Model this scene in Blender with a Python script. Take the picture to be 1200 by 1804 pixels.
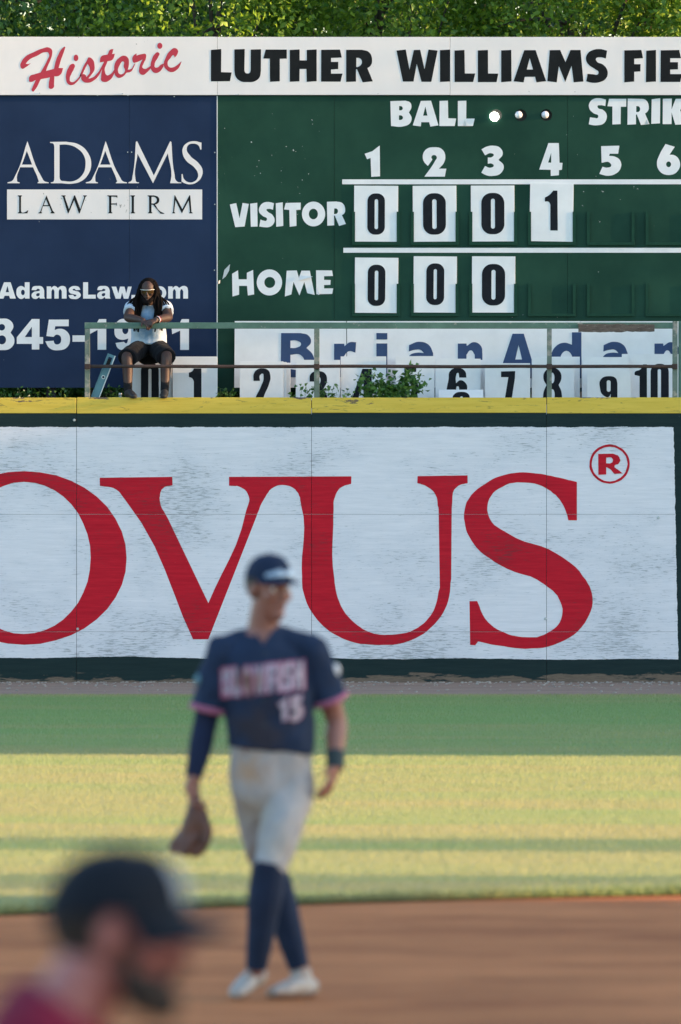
import bpy, bmesh, math, random
import numpy as np
from mathutils import Vector, Matrix, noise
from mathutils.geometry import tessellate_polygon
from mathutils.bvhtree import BVHTree

R = math.radians
for o in list(bpy.data.objects): bpy.data.objects.remove(o)
SC = bpy.context.scene
COL = SC.collection
random.seed(7); RNG = np.random.default_rng(7)

# ------------------------------------------------------------------ camera, sky, sun, exposure
F = 17000.0                 # focal length in pixels of the 1200 px wide photograph
CZ = 2.18                   # camera height
HY = 832.0                  # horizon row of the photograph
cam = bpy.data.cameras.new('camera'); CAM = bpy.data.objects.new('camera', cam); COL.objects.link(CAM)
CAM.location = (0, 0, CZ); CAM.rotation_euler = (R(90), 0, 0)
cam.sensor_fit = 'VERTICAL'; cam.sensor_height = 36; cam.sensor_width = 24
cam.lens = F * 36 / 1804
cam.shift_y = (HY - 902) / 1804
cam.clip_start = 0.5; cam.clip_end = 3000
cam.dof.use_dof = True; cam.dof.focus_distance = 100.4; cam.dof.aperture_fstop = 5.2
SC.camera = CAM

AZ, EL = R(95), R(9.5)     # sun to the right and a little behind the camera
SUN = Vector((math.sin(AZ) * math.cos(EL), math.cos(AZ) * math.cos(EL), math.sin(EL)))
W = bpy.data.worlds.new('World'); SC.world = W; W.use_nodes = True
wn = W.node_tree.nodes; wl = W.node_tree.links
sky = wn.new('ShaderNodeTexSky'); sky.sky_type = 'NISHITA'; sky.sun_disc = False
sky.sun_elevation = EL; sky.sun_rotation = AZ; sky.air_density = 1.0; sky.dust_density = 1.2; sky.ozone_density = 1.9
wl.new(sky.outputs[0], wn['Background'].inputs[0]); wn['Background'].inputs[1].default_value = 0.15
sl = bpy.data.lights.new('sun', 'SUN'); sl.energy = 5.0; sl.angle = R(0.53); sl.color = (1.0, 0.62, 0.32)
so = bpy.data.objects.new('sun', sl); COL.objects.link(so); so.location = SUN * 60
so.rotation_euler = (-SUN).to_track_quat('-Z', 'Y').to_euler()
vs = SC.view_settings; vs.view_transform = 'Standard'; vs.look = 'None'; vs.gamma = 1; vs.exposure = 2.12
SC.cycles.use_denoising = True; SC.cycles.max_bounces = 6; SC.cycles.transparent_max_bounces = 8

# ------------------------------------------------------------------ helpers
WL = {}
def X(px, d): return (px - 600) * d / F
def Z(py, d): return CZ + (HY - py) * d / F
def P(px, py, d): return Vector((X(px, d), d, Z(py, d)))
def tag(o, label=None, cat=None, group=None, kind=None):
    if label: o['label'] = label
    if cat: o['category'] = cat
    if group: o['group'] = group
    if kind: o['kind'] = kind
    return o
def thing(name, loc, label, cat, group=None):
    o = bpy.data.objects.new(name, None); COL.objects.link(o); o.location = loc; o.empty_display_size = .2
    WL[o] = Vector(loc); return tag(o, label, cat, group)
def link(name, me, mat=None, parent=None, loc=(0, 0, 0)):
    """mesh vertices are relative to world point loc"""
    o = bpy.data.objects.new(name, me); COL.objects.link(o)
    WL[o] = Vector(loc)
    if parent: o.parent = parent; o.location = Vector(loc) - WL[parent]
    else: o.location = loc
    if mat and not me.materials: me.materials.append(mat)
    return o
def mesh(name, verts, faces, smooth=False):
    me = bpy.data.meshes.new(name); me.from_pydata([tuple(v) for v in verts], [], faces)
    if smooth: me.polygons.foreach_set('use_smooth', [True] * len(me.polygons))
    me.update(); return me
BOXF = [(0, 3, 2, 1), (4, 5, 6, 7), (0, 1, 5, 4), (1, 2, 6, 5), (2, 3, 7, 6), (3, 0, 4, 7)]
def boxmesh(sx, sy, sz, bev=0.0):
    bm = bmesh.new(); bmesh.ops.create_cube(bm, size=1)
    for v in bm.verts: v.co = Vector((v.co.x * sx, v.co.y * sy, v.co.z * sz))
    if bev: bmesh.ops.bevel(bm, geom=bm.edges[:], offset=bev, segments=2, affect='EDGES', profile=.5)
    me = bpy.data.meshes.new('box'); bm.to_mesh(me); bm.free(); return me
def box(name, x0, x1, y0, y1, z0, z1, mat, parent=None, bev=0.0):
    c = Vector(((x0 + x1) / 2, (y0 + y1) / 2, (z0 + z1) / 2))
    return link(name, boxmesh(x1 - x0, y1 - y0, z1 - z0, bev), mat, parent, c)
def pbox(name, px0, py0, px1, py1, d, th, mat, parent=None, bev=0.0):
    """box whose front face fills the pixel rectangle at distance d"""
    return box(name, X(px0, d), X(px1, d), d, d + th, Z(py1, d), Z(py0, d), mat, parent, bev)

# ---- outlines: 'x,y' corner, 'x,y*' smooth; '|' starts a hole; '/' starts another stroke of the same mark
def contour(s):
    s = s.strip()
    if s[0] == 'e':
        cx, cy, rx, ry = map(float, s[1:].split(',')); n = 40
        return [(cx + rx * math.cos(2 * math.pi * i / n), cy + ry * math.sin(2 * math.pi * i / n)) for i in range(n)]
    if s[0] == 'r':
        x0, y0, x1, y1, r = map(float, s[1:].split(',')); out = []
        for cx, cy, a in ((x1 - r, y1 - r, 0), (x0 + r, y1 - r, 90), (x0 + r, y0 + r, 180), (x1 - r, y0 + r, 270)):
            for i in range(9):
                t = R(a + 90 * i / 8); out.append((cx + r * math.cos(t), cy + r * math.sin(t)))
        return out
    pts = []
    for t in s.split():
        sm = t.endswith('*'); x, y = t.rstrip('*').split(','); pts.append((float(x), float(y), sm))
    n = len(pts); out = []
    def tan(i):
        a, b, c = pts[i - 1], pts[i], pts[(i + 1) % n]
        u = Vector((b[0] - a[0], b[1] - a[1])); v = Vector((c[0] - b[0], c[1] - b[1]))
        t = (u.normalized() * v.length + v.normalized() * u.length) if u.length and v.length else u + v
        return t.normalized() if t.length else t
    for i in range(n):
        a, b = pts[i], pts[(i + 1) % n]; pa = Vector(a[:2]); pb = Vector(b[:2])
        out.append(tuple(pa))
        if not (a[2] or b[2]): continue
        L = (pb - pa).length * .39
        h1 = pa + (tan(i) * L if a[2] else (pb - pa) * .33); h2 = pb - (tan((i + 1) % n) * L if b[2] else (pb - pa) * .33)
        for k in range(1, 6):
            t = k / 6; q = pa * (1 - t) ** 3 + h1 * 3 * t * (1 - t) ** 2 + h2 * 3 * t * t * (1 - t) + pb * t ** 3
            out.append(tuple(q))
    return out
def area(c): return sum(c[i - 1][0] * c[i][1] - c[i][0] * c[i - 1][1] for i in range(len(c)))
def outline(s): return [[contour(c) for c in poly.split('|')] for poly in s.split('/')]
def slab(polys, th, step=.0008):
    """polys in metres (x,z); front at y=0 facing -y, body to y=+th"""
    vs_, fs = [], []
    for k, poly in enumerate(polys):
        y0 = -step * k; loops = []
        for j, c in enumerate(poly):
            if (area(c) > 0) != (j == 0): c = c[::-1]
            loops.append(c)
        flat = [p for c in loops for p in c]; b = len(vs_); n = len(flat)
        vs_ += [(p[0], y0, p[1]) for p in flat] + [(p[0], th, p[1]) for p in flat]
        for t in tessellate_polygon([[Vector((p[0], p[1], 0)) for p in c] for c in loops]):
            (ax, ay), (bx, by), (cx, cy) = (flat[i] for i in t)
            if (bx - ax) * (cy - ay) - (by - ay) * (cx - ax) < 0: t = (t[0], t[2], t[1])
            fs.append((b + t[0], b + t[1], b + t[2])); fs.append((b + n + t[0], b + n + t[2], b + n + t[1]))
        o = b
        for c in loops:
            m = len(c)
            for i in range(m): fs.append((o + i, o + n + i, o + n + (i + 1) % m, o + (i + 1) % m))
            o += m
    return vs_, fs
def glyph(name, crop, s, d, mat, parent, th=.004, shift=(0, 0), cut=None, step=.0008, jit=0.0):
    ox, oy, k = crop
    polys = []
    for poly in outline(s):
        polys.append([[(X(ox + (p[0]) / k + shift[0], d), Z(oy + (p[1]) / k + shift[1], d)) for p in c] for c in poly])
    xs = [p[0] for q in polys for c in q for p in c]; zs = [p[1] for q in polys for c in q for p in c]
    cx, cz = (min(xs) + max(xs)) / 2, (min(zs) + max(zs)) / 2
    if jit:
        polys = [[[(p[0] + random.gauss(0, jit), p[1] + random.gauss(0, jit)) for p in c] for c in q] for q in polys]
    polys = [[[(p[0] - cx, p[1] - cz) for p in c] for c in q] for q in polys]
    v, f = slab(polys, th, step); me = mesh(name, v, f)
    if cut:
        bm = bmesh.new(); bm.from_mesh(me)
        for ax, pos in cut:
            for e in (-.0022, .0022):
                co = Vector((pos - cx + e, 0, 0)) if ax == 'x' else Vector((0, 0, pos - cz + e))
                no = Vector((1, 0, 0)) if ax == 'x' else Vector((0, 0, 1))
                bmesh.ops.bisect_plane(bm, geom=bm.verts[:] + bm.edges[:] + bm.faces[:], plane_co=co, plane_no=no)
            dead = [fc for fc in bm.faces if abs((fc.calc_center_median().x + cx if ax == 'x' else fc.calc_center_median().z + cz) - pos) < .0021]
            bmesh.ops.delete(bm, geom=dead, context='FACES')
        bm.to_mesh(me); bm.free()
    return link(name, me, mat, parent, (cx, d - th, cz))

# ---- materials
MATS = {}
def new_mat(name):
    m = bpy.data.materials.new(name); m.use_nodes = True; MATS[name] = m
    return m, m.node_tree.nodes, m.node_tree.links, m.node_tree.nodes['Principled BSDF']
class NT:
    """small node-graph writer"""
    def __init__(s, m): s.n = m.node_tree.nodes; s.l = m.node_tree.links
    def pos(s): return s.n.new('ShaderNodeNewGeometry').outputs['Position']
    def obj(s): return s.n.new('ShaderNodeTexCoord').outputs['Object']
    def isl(s): return s.n.new('ShaderNodeNewGeometry').outputs['Random Per Island']
    def inp(s, sock, v):
        if isinstance(v, bpy.types.NodeSocket): s.l.new(v, sock)
        else: sock.default_value = v
    def math(s, op, a, b=0.0, c=None, clamp=False):
        m = s.n.new('ShaderNodeMath'); m.operation = op; m.use_clamp = clamp
        s.inp(m.inputs[0], a); s.inp(m.inputs[1], b)
        if c is not None: s.inp(m.inputs[2], c)
        return m.outputs[0]
    def xyz(s, v):
        m = s.n.new('ShaderNodeSeparateXYZ'); s.l.new(v, m.inputs[0]); return m.outputs
    def scale(s, v, sc, loc=(0, 0, 0), rot=(0, 0, 0)):
        m = s.n.new('ShaderNodeMapping'); s.l.new(v, m.inputs[0]); m.inputs['Scale'].default_value = sc
        m.inputs['Location'].default_value = loc; m.inputs['Rotation'].default_value = rot; return m.outputs[0]
    def noise(s, v, scale=5.0, detail=4, rough=.55, dist=0.0):
        m = s.n.new('ShaderNodeTexNoise'); s.l.new(v, m.inputs['Vector']); m.inputs['Scale'].default_value = scale
        m.inputs['Detail'].default_value = detail; m.inputs['Roughness'].default_value = rough; m.inputs['Distortion'].default_value = dist
        return m.outputs['Fac']
    def vor(s, v, scale=5.0):
        m = s.n.new('ShaderNodeTexVoronoi'); s.l.new(v, m.inputs['Vector']); m.inputs['Scale'].default_value = scale; return m.outputs['Distance']
    def ramp(s, f, stops, interp='LINEAR'):
        m = s.n.new('ShaderNodeValToRGB'); s.l.new(f, m.inputs[0]); m.color_ramp.interpolation = interp
        e = m.color_ramp.elements
        while len(e) < len(stops): e.new(.5)
        for i, (p, c) in enumerate(stops):
            e[i].position = p; e[i].color = (c, c, c, 1) if isinstance(c, (int, float)) else (*c, 1)
        return m.outputs[0]
    def mix(s, f, a, b, bt='MIX'):
        m = s.n.new('ShaderNodeMix'); m.data_type = 'RGBA'; m.blend_type = bt
        s.inp(m.inputs[0], f)
        for i, v in ((6, a), (7, b)):
            if isinstance(v, bpy.types.NodeSocket): s.l.new(v, m.inputs[i])
            else: m.inputs[i].default_value = (*v, 1)
        return m.outputs[2]
    def bump(s, h, st=.3, dist=.01):
        m = s.n.new('ShaderNodeBump'); s.l.new(h, m.inputs['Height']); m.inputs['Strength'].default_value = st; m.inputs['Distance'].default_value = dist
        return m.outputs[0]
def simple(name, c, rough=.6, var=.12, scale=6.0, bump=0.0, bscale=60.0, metal=0.0, spec=.5, stretch=(1, 1, 1), dirt=None):
    """plain painted or cloth surface with slight tone variation and fine relief"""
    m, n, l, b = new_mat(name); t = NT(m); v = t.scale(t.pos(), stretch)
    f = t.noise(v, scale, 5, .6)
    col = t.mix(t.ramp(f, [(.3, 0.0), (.7, 1.0)]), tuple(x * (1 - var) for x in c), tuple(min(1, x * (1 + var)) for x in c))
    if dirt:
        g = t.noise(v, dirt[1], 6, .7); col = t.mix(t.ramp(g, [(dirt[2], 0.0), (dirt[2] + .1, 1.0)]), col, dirt[0])
    l.new(col, b.inputs['Base Color']); b.inputs['Roughness'].default_value = rough; b.inputs['Metallic'].default_value = metal
    b.inputs['Specular IOR Level'].default_value = spec
    if bump:
        l.new(t.bump(t.noise(v, bscale, 4), bump), b.inputs['Normal'])
    return m

def wall_paint(name, red=False):
    m, n, l, b = new_mat(name); t = NT(m); p = t.pos(); x, y, z = t.xyz(p)
    g1 = t.noise(t.scale(p, (2.2, 1, 34)), 1.0, 7, .72, .35)          # plywood grain, long in x
    g2 = t.noise(t.scale(p, (9, 1, 95), (3, 0, 1)), 1.0, 6, .7, .5)
    big = t.noise(t.scale(p, (.8, 1, 1.3), (5, 0, 2)), 1.0, 4, .6)
    crack = t.math('ADD', t.math('MULTIPLY', g2, .72), t.math('MULTIPLY', big, .42))
    wear = t.ramp(crack, [(.628, 0.0), (.685, 1.0)])
    tone = t.ramp(g1, [(.32, 0.0), (.68, 1.0)])
    speck = t.ramp(t.noise(t.scale(p, (16, 1, 40), (9, 0, 4)), 1.0, 5, .65), [(.70, 0.0), (.735, 1.0)])
    if red:
        col = t.mix(tone, (.46, .008, .020), (.66, .016, .032))
        col = t.mix(t.ramp(big, [(.35, 0.0), (.75, .35)]), col, (.40, .014, .026))
        col = t.mix(t.math('MULTIPLY', wear, .7), col, (.20, .035, .04)); col = t.mix(t.math('MULTIPLY', speck, .5), col, (.6, .4, .38))
    else:
        e1 = t.math('MULTIPLY', t.math('SUBTRACT', t.noise(t.scale(p, (5, 1, .3)), 1.0, 6, .7), .5), .045)
        e2 = t.math('MULTIPLY', t.math('SUBTRACT', t.noise(t.scale(p, (.3, 1, 7), (2, 0, 0)), 1.0, 6, .7), .5), .04)
        step = t.math('MULTIPLY', t.math('SUBTRACT', t.noise(t.scale(p, (1.1, 1, .1), (7, 0, 0)), 1.0, 1, .4), .5), .06)
        up = t.math('LESS_THAN', z, t.math('ADD', e1, 2.648))
        lo = t.math('GREATER_THAN', z, t.math('ADD', t.math('ADD', t.math('MULTIPLY', x, -.004), .252), t.math('ADD', t.math('MULTIPLY', e1, .5), step)))
        rt = t.math('LESS_THAN', x, t.math('ADD', t.math('MULTIPLY', z, -.02), t.math('ADD', e2, 3.505)))
        white = t.math('MULTIPLY', t.math('MULTIPLY', up, lo), rt)
        wc = t.mix(tone, (.73, .705, .715), (.86, .82, .825))
        wc = t.mix(t.ramp(big, [(.42, 0.0), (.7, .55)]), wc, (.60, .62, .66)); smd = t.noise(t.scale(p, (1.3, 1, 5), (11, 0, 6)), 1.0, 6, .7); wc = t.mix(t.ramp(smd, [(.60, 0.0), (.76, .32)]), wc, (.47, .49, .51))
        wc = t.mix(t.math('MULTIPLY', wear, .66), wc, (.22, .24, .24)); wc = t.mix(t.math('MULTIPLY', speck, .35), wc, (.35, .37, .37))
        gc = t.mix(tone, (.011, .025, .026), (.018, .036, .035))
        chip = t.ramp(t.noise(t.scale(p, (7, 1, 11), (1, 0, 8)), 1.0, 5, .7), [(.715, 0.0), (.74, 1.0)])
        gc = t.mix(t.math('MULTIPLY', chip, .75), gc, (.42, .45, .45))
        rot = t.math('ADD', t.math('MULTIPLY', t.noise(t.scale(p, (1.6, 1, 9), (4, 0, 0)), 1.0, 6, .65), .36), t.math('MULTIPLY', z, -.9))
        wood = t.mix(g2, (.035, .028, .022), (.30, .22, .16))
        gc = t.mix(t.ramp(rot, [(.118, 0.0), (.135, 1.0)]), gc, wood)
        col = t.mix(white, gc, wc)
    l.new(col, b.inputs['Base Color']); b.inputs['Roughness'].default_value = .65; b.inputs['Specular IOR Level'].default_value = .12
    h = t.math('SUBTRACT', t.math('MULTIPLY', g2, .6), t.math('MULTIPLY', wear, .6)); l.new(t.bump(h, .35, .006), b.inputs['Normal'])
    return m
M_ply = wall_paint('painted_plywood'); M_red = wall_paint('red_sign_paint', True)
def yellow_paint():
    m, n, l, b = new_mat('yellow_paint'); t = NT(m); p = t.pos(); z = t.xyz(p)[2]
    g = t.noise(t.scale(p, (2, 1, 26)), 1.0, 7, .7, .6); h = t.noise(t.scale(p, (5, 1, 30), (3, 0, 0)), 1.0, 6, .72, 1.2)
    col = t.mix(t.ramp(g, [(.3, 0.0), (.7, 1.0)]), (.68, .44, .035), (.80, .55, .07))
    col = t.mix(t.ramp(h, [(.585, 0.0), (.65, .8)]), col, (.20, .13, .03))
    chip = t.math('ADD', t.noise(t.scale(p, (1.7, 1, 8), (8, 0, 3)), 1.0, 6, .7), t.math('MULTIPLY', t.math('SUBTRACT', z, 2.87), 1.0))
    col = t.mix(t.ramp(chip, [(.645, 0.0), (.665, 1.0)]), col, (.13, .085, .055))
    l.new(col, b.inputs['Base Color']); b.inputs['Roughness'].default_value = .55
    l.new(t.bump(t.math('SUBTRACT', g, t.math('MULTIPLY', t.ramp(chip, [(.645, 0.0), (.665, 1.0)]), .8)), .4, .006), b.inputs['Normal']); return m
M_yel = yellow_paint()
def board(name, c, c2, specks=(.6, .62, .6), amt=.742, rough=.5):
    m, n, l, b = new_mat(name); t = NT(m); p = t.pos()
    f = t.noise(p, .9, 5, .6); g = t.noise(t.scale(p, (1, 1, .25)), 6.0, 4, .6)
    col = t.mix(t.ramp(f, [(.35, 0.0), (.66, 1.0)]), c, c2); col = t.mix(t.math('MULTIPLY', g, .3), col, tuple(x * .75 for x in c))
    clus = t.noise(p, .7, 2, .5); sp = t.noise(p, 22.0, 3, .6)
    s = t.math('ADD', t.math('MULTIPLY', sp, .8), t.math('MULTIPLY', clus, .3))
    col = t.mix(t.ramp(s, [(amt, 0.0), (amt + .012, .8)]), col, specks)
    l.new(col, b.inputs['Base Color']); b.inputs['Roughness'].default_value = rough; b.inputs['Specular IOR Level'].default_value = .12
    l.new(t.bump(t.noise(p, 3.0, 3), .12, .02), b.inputs['Normal']); return m
M_green = board('scoreboard_green', (.010, .045, .029), (.021, .074, .047), amt=.775)
M_blue = board('navy_vinyl', (.012, .026, .066), (.018, .037, .088), amt=.785)
M_banner = board('white_banner', (.82, .765, .73), (.88, .82, .785), (.3, .28, .25), .755)
M_white = simple('white_vinyl', (.78, .78, .78), .45, .05, 8, dirt=((.5, .5, .5), 14, .70))
M_card = simple('white_card', (.80, .80, .79), .5, .04, 7, bump=.05, bscale=20, dirt=((.45, .46, .47), 18, .73))
M_edge = simple('card_edge', (.50, .53, .55), .6, .1)
M_black = simple('black_vinyl', (.012, .013, .014), .5, .2, 9, spec=.1)
M_ink = simple('black_ink', (.010, .012, .017), .5, .25, 12, spec=.12)
M_scriptred = simple('red_script_vinyl', (.48, .02, .045), .45, .08, 9)
M_navy = simple('navy_letter', (.018, .052, .145), .5, .12, 10, dirt=((.3, .33, .38), 30, .75))
M_slot = simple('slot_green', (.013, .056, .035), .6, .1, 12, spec=.12)
M_dark = simple('dark_timber', (.020, .018, .016), .8, .3, 9)
M_cup = simple('lamp_cup_black', (.008, .010, .010), .6, .2)
M_rail = simple('weathered_green_paint', (.075, .155, .115), .55, .2, 8, bump=.15, bscale=50, dirt=((.30, .29, .25), 13, .60))
M_post = simple('flaking_green_post', (.14, .18, .14), .65, .25, 9, bump=.25, bscale=60, dirt=((.33, .30, .25), 10, .52))
M_rust = simple('rusty_pipe', (.055, .030, .022), .75, .35, 20, bump=.3, bscale=90, dirt=((.25, .22, .19), 26, .68))
M_oldwood = simple('weathered_wood', (.10, .082, .068), .85, .4, 14, bump=.5, bscale=50, stretch=(1, 4, 5), dirt=((.36, .35, .33), 22, .60))
M_wood = simple('plain_timber', (.22, .15, .09), .75, .25, 8, bump=.2, stretch=(1, 5, 5))
M_teal = simple('teal_aluminium', (.085, .20, .25), .35, .12, 10, metal=.35)
M_alu = simple('bare_aluminium', (.5, .53, .55), .35, .08, 10, metal=.8)
def soil(name, c1, c2, sc, grain, gcol, bump=.5, lines=0.0):
    m, n, l, b = new_mat(name); t = NT(m); p = t.pos()
    f = t.noise(t.scale(p, (.35, 1, 1)), sc, 6, .65); g = t.noise(p, grain, 4, .7)
    col = t.mix(t.ramp(f, [(.3, 0.0), (.7, 1.0)]), c1, c2); col = t.mix(t.ramp(g, [(.58, 0.0), (.72, .8)]), col, gcol)
    if lines:
        w = t.noise(t.scale(p, (.55, .8, 1)), 1.0, 6, .7); col = t.mix(t.ramp(w, [(.42, 0.0), (.62, lines)]), col, tuple(x * 1.25 for x in c2))
    l.new(col, b.inputs['Base Color']); b.inputs['Roughness'].default_value = .95; b.inputs['Specular IOR Level'].default_value = .1
    l.new(t.bump(t.math('ADD', g, f), bump, .03), b.inputs['Normal']); return m
M_clay = soil('infield_clay', (.275, .088, .032), (.42, .155, .058), 1.1, 26, (.24, .080, .032), .5, .8)
M_gravel = soil('warning_track_gravel', (.24, .165, .125), (.33, .23, .175), 2.0, 40, (.45, .36, .29), .6)
M_earth = soil('bank_earth', (.05, .042, .030), (.085, .07, .048), 2.0, 30, (.03, .025, .018), .6)
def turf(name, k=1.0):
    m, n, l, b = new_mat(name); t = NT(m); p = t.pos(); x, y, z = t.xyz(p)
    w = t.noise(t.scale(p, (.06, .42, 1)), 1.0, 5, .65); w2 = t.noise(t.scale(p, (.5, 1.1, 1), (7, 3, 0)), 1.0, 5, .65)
    near = t.math('MULTIPLY', t.math('SUBTRACT', 84.0, y), .09, clamp=True)      # greener by the track, strawy tone further in
    strawy = t.math('ADD', t.math('MULTIPLY', near, .36), t.math('ADD', t.math('MULTIPLY', t.ramp(w, [(.34, 0.0), (.66, 1.0)]), .62), t.math('MULTIPLY', t.ramp(w2, [(.3, 0.0), (.7, 1.0)]), .32)))
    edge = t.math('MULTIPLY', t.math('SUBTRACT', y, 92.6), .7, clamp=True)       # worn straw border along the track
    strawy = t.math('ADD', t.ramp(strawy, [(.42, 0.0), (1.12, 1.0)]), edge, clamp=True)
    col = t.mix(strawy, (.215, .330, .125), (.325, .320, .152))
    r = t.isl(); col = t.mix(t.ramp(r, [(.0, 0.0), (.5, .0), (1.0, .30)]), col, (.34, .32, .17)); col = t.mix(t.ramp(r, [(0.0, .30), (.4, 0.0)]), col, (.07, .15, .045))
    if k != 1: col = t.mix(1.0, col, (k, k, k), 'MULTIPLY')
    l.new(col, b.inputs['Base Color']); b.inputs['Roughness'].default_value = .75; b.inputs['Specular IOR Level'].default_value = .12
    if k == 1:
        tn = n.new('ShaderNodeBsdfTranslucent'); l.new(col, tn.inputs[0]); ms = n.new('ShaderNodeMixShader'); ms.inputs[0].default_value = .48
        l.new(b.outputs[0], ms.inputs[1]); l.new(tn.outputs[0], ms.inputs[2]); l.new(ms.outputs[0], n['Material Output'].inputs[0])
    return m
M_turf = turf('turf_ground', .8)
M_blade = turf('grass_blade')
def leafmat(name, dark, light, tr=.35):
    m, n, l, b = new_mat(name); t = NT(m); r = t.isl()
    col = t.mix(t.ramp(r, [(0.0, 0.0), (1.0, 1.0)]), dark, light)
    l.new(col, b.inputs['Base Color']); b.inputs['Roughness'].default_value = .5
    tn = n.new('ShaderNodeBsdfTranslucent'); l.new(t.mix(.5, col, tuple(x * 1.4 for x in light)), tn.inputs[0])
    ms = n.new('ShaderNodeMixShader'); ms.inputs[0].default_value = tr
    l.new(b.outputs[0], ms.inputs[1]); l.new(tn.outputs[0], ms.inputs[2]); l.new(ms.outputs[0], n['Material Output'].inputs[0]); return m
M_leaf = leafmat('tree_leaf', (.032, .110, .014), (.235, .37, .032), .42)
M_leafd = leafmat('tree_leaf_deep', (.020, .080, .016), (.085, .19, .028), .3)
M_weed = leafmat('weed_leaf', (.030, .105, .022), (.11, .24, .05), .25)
M_bark = simple('bark', (.07, .055, .042), .9, .3, 6, bump=.8, bscale=14, stretch=(1, 1, .2))
M_conc = simple('blocker_concrete', (.42, .41, .39), .85, .12, 2, bump=.2)  # surface of the added sun-blocking wall

# ------------------------------------------------------------------ ground, infield, outfield, track, bank
def sheet(name, pts, z, mat):
    c = Vector((sum(p[0] for p in pts) / len(pts), sum(p[1] for p in pts) / len(pts), z))
    me = mesh(name, [(p[0] - c.x, p[1] - c.y, 0) for p in pts], [tuple(range(len(pts)))])
    return tag(link(name, me, mat, None, c), kind='structure')
sheet('ground', [(-1500, -300), (1500, -300), (1500, 2500), (-1500, 2500)], -.012, M_earth)
def edge_y(x):        # where clay meets outfield grass, a shallow arc
    return 48.85 + .66 * x - .075 * x * x if -3 < x < 3.6 else (48.85 + .66 * max(-3, min(3.6, x)) - .075 * max(-3, min(3.6, x)) ** 2 + (x - max(-3, min(3.6, x))) * (.66 - .15 * max(-3, min(3.6, x))))
xs = [-30, -20, -12, -8] + [i * .25 for i in range(-24, 25)] + [8, 12, 20, 30]
ed = [(x, edge_y(x) if abs(x) < 7 else edge_y(math.copysign(7, x)) - (abs(x) - 7) * .6) for x in xs]
sheet('infield_dirt', [(-30, -20), (30, -20)] + ed[::-1], -.004, M_clay)
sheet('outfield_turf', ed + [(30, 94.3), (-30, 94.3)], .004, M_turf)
sheet('warning_track', [(-30, 94.3), (30, 94.3), (30, 100.2), (-30, 100.2)], .002, M_gravel)
BZ = 2.66             # level of the bank behind the wall
bk = [(-30, 100.18), (30, 100.18), (30, 140), (-30, 140)]
tag(link('bank', mesh('bank', [(p[0], p[1] - 100, z) for z in (-.01, BZ) for p in bk], BOXF), M_earth, None, (0, 100, 0)), kind='structure')

def blades(name, pts, hmin, hmax, w, mat, lean=.5):
    n = len(pts); pts = np.asarray(pts); a = RNG.uniform(0, 2 * np.pi, n); h = RNG.uniform(hmin, hmax, n)
    la = RNG.uniform(0, 2 * np.pi, n); lr = RNG.uniform(0, lean, n) * h
    s = np.stack([np.cos(a), np.sin(a), np.zeros(n)], 1) * (w * RNG.uniform(.6, 1.3, n))[:, None] * .5
    tip = pts + np.stack([np.cos(la) * lr, np.sin(la) * lr, h], 1)
    v = np.stack([pts - s, pts + s, tip], 1).reshape(-1, 3)
    me = bpy.data.meshes.new(name); me.vertices.add(3 * n); me.loops.add(3 * n); me.polygons.add(n)
    me.vertices.foreach_set('co', v.astype(np.float32).ravel()); me.loops.foreach_set('vertex_index', np.arange(3 * n, dtype=np.int32))
    me.polygons.foreach_set('loop_start', np.arange(0, 3 * n, 3, dtype=np.int32)); me.update(calc_edges=True); me.validate()
    return me
def grass_points(y0, y1, dens, extra=1.4):
    out = []
    y = y0
    while y < y1:
        wdt = y * .0353 + extra; n = int(2 * wdt * dens)
        nx_ = int((2 * wdt * n) ** .5); ny_ = n // nx_; gx, gy = np.meshgrid(np.arange(nx_), np.arange(ny_)); n = nx_ * ny_; xx = -wdt + 2 * wdt * (gx.ravel() + RNG.uniform(0, 1, n)) / nx_; yy = y + (gy.ravel() + RNG.uniform(0, 1, n)) / ny_
        cl = RNG.normal(0, .008, (n, 2)); xx = xx + cl[:, 0]; yy = yy + cl[:, 1]
        out.append(np.stack([xx, yy, np.full(n, .003)], 1)); y += 1
    p = np.concatenate(out)
    e = np.array([edge_y(x) for x in p[:, 0]]); return p[(p[:, 1] > e) & (p[:, 1] < 94.4)]
gp = grass_points(44.0, 95, 1750, 3.0)
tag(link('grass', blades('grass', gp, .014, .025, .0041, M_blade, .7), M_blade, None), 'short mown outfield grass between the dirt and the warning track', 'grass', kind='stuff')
# shaggy lip where grass meets clay
lp = np.array([(x, edge_y(x) + abs(random.gauss(0, .07)), .003) for x in RNG.uniform(-4.6, 4.8, 12000)])
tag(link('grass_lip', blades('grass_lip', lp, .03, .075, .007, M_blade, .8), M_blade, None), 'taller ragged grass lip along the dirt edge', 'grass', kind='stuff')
# pebbles and paint flakes at the foot of the wall
def pebbles():
    bm = bmesh.new()
    for i in range(800):
        x = random.uniform(-5, 5); y = 99.97 - abs(random.gauss(0, 1.5)) ** 1.3 if i % 3 else 99.98 - random.random() * .25
        if y < 94.6: continue
        r = random.uniform(.005, .016)
        bmesh.ops.create_icosphere(bm, subdivisions=1, radius=r, matrix=Matrix.Translation((x, y - 97, r * .4)) @ Matrix.Diagonal((1.4, 1, .6, 1)))
    me = bpy.data.meshes.new('pebbles'); bm.to_mesh(me); bm.free(); return me
M_peb = simple('pebble', (.34, .30, .26), .8, .4, 40)
tag(link('pebbles', pebbles(), M_peb, None, (0, 97, .002)), 'loose pale pebbles scattered along the foot of the outfield wall', 'pebbles', kind='stuff')

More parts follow.
